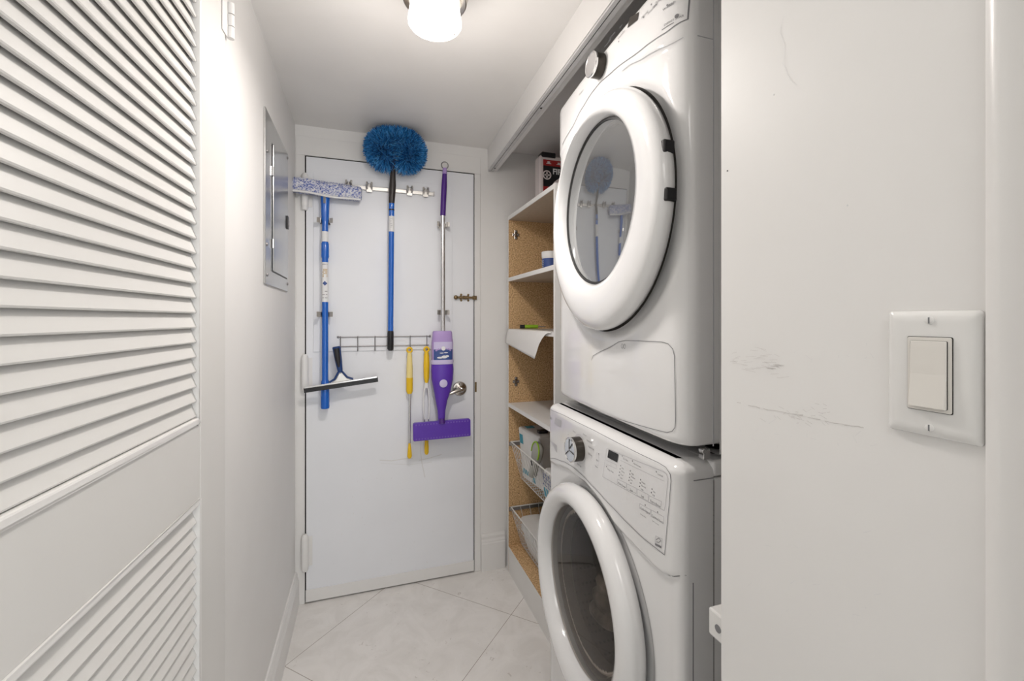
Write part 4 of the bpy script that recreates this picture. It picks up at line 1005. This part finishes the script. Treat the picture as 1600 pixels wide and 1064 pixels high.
for q, s, sz_ in (((262, 150), 'Est. Time', .0050), ((357, 196), 'Add Garment', .0050), ((580, 294), 'Locked', .0055), ((116, 248), 'Delay Wash', .0058),
              ((248, 238), 'Hot', .0050), ((244, 266), 'Warm', .0050), ((238, 296), 'Cool', .0050), ((232, 326), 'Cold', .0050), ((337, 288), 'High', .0050), ((333, 316), 'Medium', .0050), ((329, 345), 'Low', .0050), ((325, 374), 'Off', .0050),
              ((432, 368), 'Heavy', .0052), ((428, 398), 'Normal', .0052), ((424, 430), 'Light', .0052), ((538, 456), 'On', .0055), ((532, 488), 'Off', .0055),
              ((212, 374), 'Wash Temp', .0062), ((325, 440), 'Spin', .0066), ((428, 498), 'Soil', .0066), ((512, 542), 'Extra Rinse', .0070), ((420, 606), 'Cycle Signal', .0068), ((524, 678), 'Control Lock', .0070),
              ((420, 660), 'Sanitary Rinse', .0035), ((530, 722), 'hold 3 seconds', .0035)):
    y_, z_ = cr(*q); ftext(bm, s, sz_, y_, z_-.0025, wface)
for (q, s) in (((760, 520), 'Normal'), ((820, 620), 'Heavy Duty'), ((850, 730), 'Rapid Wash'), ((840, 840), 'Delicates'), ((590, 470), 'Whites'), ((660, 1010), 'Rinse Spin'), ((980, 950), 'Start'), ((960, 1050), 'Pause')):
    y_, z_ = cq(*q); ftext(bm, s, .0060, y_, z_, wface, squeeze=1.1)
y_, z_ = cq(150, 215); ftext(bm, 'Whirlpool', .015, y_, z_, wface, squeeze=.8)
obj('console_lettering', bm, 'grey', t)
bm = NB(); fill(bm, [cq(*q) for q in ((300, 235), (402, 290), (385, 400), (282, 335))], wface)
fill(bm, [cq(*q) for q in ((130, 530), (215, 620), (325, 700), (318, 815), (240, 740), (170, 620))], wface, .0007); obj('grey_emblem', bm, 'lgrey', t)
bm = NB(); fill(bm, [cr(*q) for q in ((128, 72), (218, 118), (206, 192), (116, 145))], wface, .0012); obj('display', bm, 'blackp', t)
def knob(t, y0, z0, R, xb, h, face_m):
    fn = lambda r, a, q: (xb-q, y0+r*math.cos(a), z0+r*math.sin(a))
    k = obj('cycle_knob', lathe(NB(), [(R, -.004), (R, h*.9), (R*.98, h)], fn, 48, True), 'knobdark', t, smooth=True)
    obj('chrome_ring', lathe(NB(), [(R*1.01, h*.86), (R*1.02, h), (R*.94, h+.0018), (R*.90, h+.0005)], fn, 48), 'chrome', k, smooth=True)
    obj('knob_face', lathe(NB(), [(R*.91, h+.0006), (R*.6, h+.0012), (.001, h+.0014)], fn, 48, True), face_m, k, smooth=True)
    return k
M['knobface'] = mat('glossy_knob_face', (.62, .67, .74), .08, metal=.35, coat=1)
k = knob(t, KY, KZ, KR, wface(KY, KZ).x, .032, 'knobface')
xk = wface(KY, KZ).x-.0345
bm = NB(); box(bm, xk, xk+.001, KY-.0015, KY+.0015, KZ-.004, KZ+.030); 
for a0 in (2.3, 3.3, 5.6): 
    p0 = Vector((xk, KY+.008*math.cos(a0), KZ+.008*math.sin(a0))); p1 = Vector((xk, KY+.030*math.cos(a0), KZ+.030*math.sin(a0))); tube(bm, [p0, p1], .0012, 6)
obj('pointer', bm, 'knobdark', k)
# washer door
def door_ring(t, cy, cz, X0, sl, prof, m, name='door_ring', n=96):
    """prof: (r, d, dy, dz) rings round the door axis, d = how far they stand out"""
    bm = NB(); rings = [[bm.verts.new((X0+sl*(dy+r*math.cos(2*PI*k/n))-d, cy+dy+r*math.cos(2*PI*k/n), cz+dz+r*math.sin(2*PI*k/n))) for k in range(n)] for r, d, dy, dz in prof]
    for a, b in zip(rings, rings[1:]):
        for k in range(n): bm.faces.new((a[k], a[(k+1) % n], b[(k+1) % n], b[k]))
    if prof[-1][0] < .01: bm.faces.new(rings[-1])
    return obj(name, bm, m, t, smooth=True, autos=60)
cy, cz, R = WD; X0 = .572+.04*(cy-YC)*0
GY, GZ = .012, .006
dr = door_ring(t, cy, cz, X0, .035, [(R-.012, -.018, 0, 0), (R-.003, -.008, 0, 0), (R, .004, 0, 0), (R-.003, .018, 0, 0), (R-.011, .030, 0, 0), (R-.022, .037, 0, 0), (R-.034, .039, 0, 0), (R-.048, .036, GY*.4, GZ*.5), (R-.062, .026, GY*.8, GZ), (R-.070, .014, GY, GZ), (R-.074, .0, GY, GZ), (R-.075, -.010, GY, GZ)], 'white')
gr = R-.074
door_ring(dr, cy+GY, cz+GZ, X0+.035*GY, .035, [(gr, .002, 0, 0), (gr*.97, .004, 0, 0), (gr*.85, .008, 0, 0), (gr*.6, .013, 0, 0), (gr*.3, .016, 0, 0), (.001, .017, 0, 0)], 'wglass', 'door_glass')['label'] = 'dark tinted window glass'
door_ring(dr, cy+GY, cz+GZ, X0, .035, [(gr+.002, -.002, 0, 0), (gr-.006, -.006, 0, 0), (gr-.014, -.02, 0, 0), (gr-.020, -.045, 0, 0), (gr-.030, -.055, 0, 0)], 'rubber', 'gasket')
door_ring(dr, cy+GY, cz+GZ-.01, X0, .035, [(gr-.022, -.012, 0, 0), (gr-.034, -.04, 0, 0), (gr-.060, -.085, 0, 0), (gr-.10, -.105, 0, 0), (.001, -.112, 0, 0)], 'bowl', 'glass_bowl')
door_ring(t, cy, cz, X0, 0, [(gr-.028, -.055, 0, 0), (gr-.020, -.062, 0, 0), (.250, -.075, -.03, 0), (.255, -.10, -.03, 0), (.255, -.48, -.03, 0), (.001, -.49, -.03, 0)], 'drum', 'drum')
for a0 in (.5, 2.6, 4.7):
    q = [(X0+d, cy-.03+.238*math.cos(a0), cz+.238*math.sin(a0)) for d in (.11, .30, .46)]; obj('drum_paddle', tube(NB(), q, [.020, .026, .020], 12), 'drum', t, smooth=True)
o = obj('folded_laundry', loft(NB(), [(.735, 1.205, .352+.015*k, .060-.003*k+.006*math.sin(k*2.1),   .070-.004*k+.008*math.cos(k*1.7)) for k in range(9)], 26, power=2.6), 'cloth', smooth=True)
tag(o, 'pale blue and dark laundry lying inside the washing machine drum', 'laundry')

# ---- dryer
DXf, DS, DB = .5925, .060, .010; DD = (.999, 1.553, .298)
dpl = make_fx(AY0, AY1, DXf, DB, DS, .075, .050)
S2 = seam([(1075, 30), (1041, 51), (1005, 75.6), (960, 109.5), (937, 130), (925, 145), (908, 172), (894, 200), (885, 214), (879, 226)], dpl)
C2 = seam([(1100, 54), (1085, 52), (1070, 57), (1050, 68), (1005, 90), (980, 103)], dpl)
C2 = C2 + [(y, interp(S2, y)-.020) for y in (.99, 1.05, 1.1, 1.15, 1.2, 1.3, 1.386) if y > C2[-1][0]+.02]
def ddisp(y, z):
    c_ = interp(C2, y); d = -.006*sstep(c_+.003, c_-.008, z)
    r = math.hypot(y-DD[0], (z-DD[1]+.004)); d -= .010*sstep(DD[2]+.026, DD[2]-.004, r)
    return d
t = thing('tumble_dryer', 'white tumble dryer stacked on top of the washing machine', 'dryer', (.95, (AY0+AY1)/2, 1.003))
bm, dface, dfx = appliance(t, AY0, AY1, 1.028, 1.996, DXf, DB, DS, ddisp, .020, cw=.075, cd=.050, botr=.016, back=.088)
cut_round(bm, DD[0]+.031, DD[1]+.034, .204, DXf+.06)
obj('front_panel', bm, 'white', t, smooth=True, autos=55)
obj('side_cabinet', open_box(DXf+.084, DXf+.79, AY0-.001, AY1+.001, 1.010, 1.984), 'side', t, bevel=.004)
obj('top_lid', box(NB(), DXf+.086, DXf+.79, AY0, AY1, 1.985, 1.996), 'white', t, bevel=.004)
for yy in (AY0+.05, AY1-.05):
    for xx in (DXf+.12, DXf+.70): obj('foot', cyl(NB(), (xx, yy, 1.0004), (xx, yy, 1.012), .020, 16), 'rubber', t)
bm = NB(); box(bm, DXf+.050, DXf+.066, AY0+.004, AY0+.020, 1.002, 1.022); cyl(bm, (DXf+.050, AY0+.006, 1.020), (DXf+.050, AY0+.002, 1.020), .005, 12); obj('stacking_bracket', bm, 'chrome', t, bevel=.002)
bm = NB(); ya, yb = S2[0][0], S2[-1][0]; ribbon(bm, [(y, interp(S2, y)) for y in [ya+(yb-ya)*k/60 for k in range(61)]], .0020, dface, .0012)
ribbon(bm, [on_face(1075.5, 30, dpl), on_face(1078, 0, dpl), (on_face(1079, 0, dpl)[0], 1.975)], .0020, dface, .0012); obj('console_seam', bm, 'grey', t)
bm = NB(); ribbon(bm, [(y, interp(C2, y)-.001) for y in [.715+.015*k for k in range(14)]], .0010, dface, .0014)
box(bm, DXf+.068, DXf+.0695, AY0-.0012, AY0+.0004, 1.03, 1.98); box(bm, DXf+.030, DXf+.069, AY0-.0010, AY0+.0004, 1.8445, 1.8458); obj('panel_seam', bm, 'lgrey', t)
# access door
def dp(u, v): return on_face(u, v, dpl)
ap = [(922, 563), (924, 556), (932, 551), (950, 543), (964, 534), (975, 532), (1030, 534), (1042, 537), (1050, 545), (1053, 556), (1054, 600), (1055, 655), (1054, 668), (1049, 674), (1040, 676), (1000, 666), (960, 654), (930, 643), (921, 638)]
bm = NB(); ribbon(bm, [dp(*q) for q in ap], .0013, dface, .0012); ad = obj('access_panel_seam', bm, 'grey', t)
bm = NB(); y_, z_ = dp(971, 541)
for s in (-1, 1): ribbon(bm, [(y_+s*.0052+.0042*math.cos(a), z_+.0055*math.sin(a)) for a in [2*PI*k/12 for k in range(13)]], .0010, dface)
obj('round_emblem', bm, 'grey', t)
# dryer console
bm = NB()
def dq(x_, y_): return dp2(960+x_/11.43, y_/11.43)
def dp2(u, v): return on_face(u, v, dpl)
y_, z_ = dp2(1046, 27); ftext(bm, 'ENERGY STAR', .006, y_+.012, z_-.012, dface); 
for i, (u, v) in enumerate(((1003, 30), (1012, 24), (1020, 15), (1024, 8), (1030, 3), (1036, 18), (1042, 12))):
    y_, z_ = dp2(u, v); ftext(bm, ('Normal', 'Timed Dry', 'Temp', 'Dryness', 'Signal', 'Wrinkle', 'Steam')[i], .0075, y_, z_, dface)
for (u, v, s) in ((945, 75, 'Heavy Duty'), (953, 62, 'Delicates'), (968, 46, 'Start'), (966, 62, 'Quick Dry'), (905, 150, 'Whirlpool')):
    y_, z_ = dp2(u, v); ftext(bm, s, .0075, y_, z_, dface)
obj('console_lettering', bm, 'grey', t)
bm = NB(); y_, z_ = dp2(1048, 35); ribbon(bm, [(y_+.020, z_-.004), (y_-.006, z_-.004)], .0016, dface); fill(bm, circ(*dp2(1058, 25), .004), dface)
for q in ((967, 65), (1006, 27), (1018, 7), (1043, 8)): fill(bm, circ(*dp2(*q), .0018), dface)
obj('indicator_dot', bm, 'grey', t)
bm = NB(); y0_, z0_ = dp2(981, 44); y1_, z1_ = dp2(999, 19); fill(bm, [(y0_, z0_), (y0_-.010, z0_+.0185), (y1_, z1_), (y1_+.006, z1_-.014)], dface, .0014)
obj('display', bm, 'knobdark', t)
KY2, KZ2 = on_face(939, 104, dpl)
knob(t, KY2, KZ2, .031, dface(KY2, KZ2).x, .030, 'silver')
# dryer door with window
cy, cz, R = DD; X0 = DXf+DS*(cy-YC)-.002
gy, gz, gr = .031, .039, .212
dr = door_ring(t, cy, cz, X0, DS, [(R-.014, -.012, 0, 0), (R-.004, -.004, 0, 0), (R-.001, .006, 0, 0), (R, .014, 0, 0), (R-.004, .024, 0, 0), (R-.013, .032, 0, .001), (R-.026, .037, .002, .004), (R-.045, .0375, .010, .014), (R-.062, .034, .020, .026), (R-.074, .027, .027, .034), (R-.081, .016, .030, .038), (gr+.002, .004, gy, gz), (gr+.001, -.006, gy, gz)], 'white')
door_ring(dr, cy+gy, cz+gz, X0+DS*gy, DS, [(gr+.001, 0, 0, 0), (gr*.9, .0022, 0, 0), (gr*.7, .0048, 0, 0), (gr*.4, .0072, 0, 0), (.001, .0085, 0, 0)], 'dglass', 'door_glass')['label'] = 'grey reflective window glass'
door_ring(dr, cy+gy, cz+gz, X0+DS*gy, DS, [(gr+.0015, .003, 0, 0), (gr-.0045, .0035, 0, 0), (gr-.0045, -.001, 0, 0)], 'rubber', 'glass_rim')
door_ring(t, cy+gy, cz+gz-.01, X0, 0, [(gr-.004, -.028, 0, 0), (gr-.004, -.07, 0, 0), (.27, -.08, 0, -.02), (.27, -.48, 0, -.02), (.001, -.485, 0, -.02)], 'drumgrey', 'drum')
door_ring(t, cy, cz, X0, DS, [(R-.006, -.0025, 0, 0), (R+.0028, -.0025, 0, 0)], 'void', 'door_gap')
for v in (241, 314):
    z_ = on_face(1043, v, dpl)[1]; dy = math.sqrt(max(0, R*R-(z_-cz)**2)); y_ = cy-dy; x_ = X0+DS*(y_-cy)
    obj('hinge_cover', box(NB(), x_-.022, x_+.004, y_-.003, y_+.009, z_-.013, z_+.013), 'blackp', dr, bevel=.003)

# ------------------------------------------------------------------ white corner post bracket beside the washer
t = thing('guide_post', 'white plastic bracket on a slim post between washer and wall end', 'bracket', (.545, .523, 0))
obj('post', box(NB(), .528, .560, .5035, .528, 0, .80), 'trim', t, bevel=.002)
bm = NB(); box(bm, .512, .572, .5035, .552, .790, .832); hb = obj('bracket_block', bm, 'whitepl', t, bevel=.003)
bm = NB(); cyl(bm, (.513, .532, .810), (.5113, .532, .810), .006, 16); obj('bolt_hole', bm, 'grey', hb)
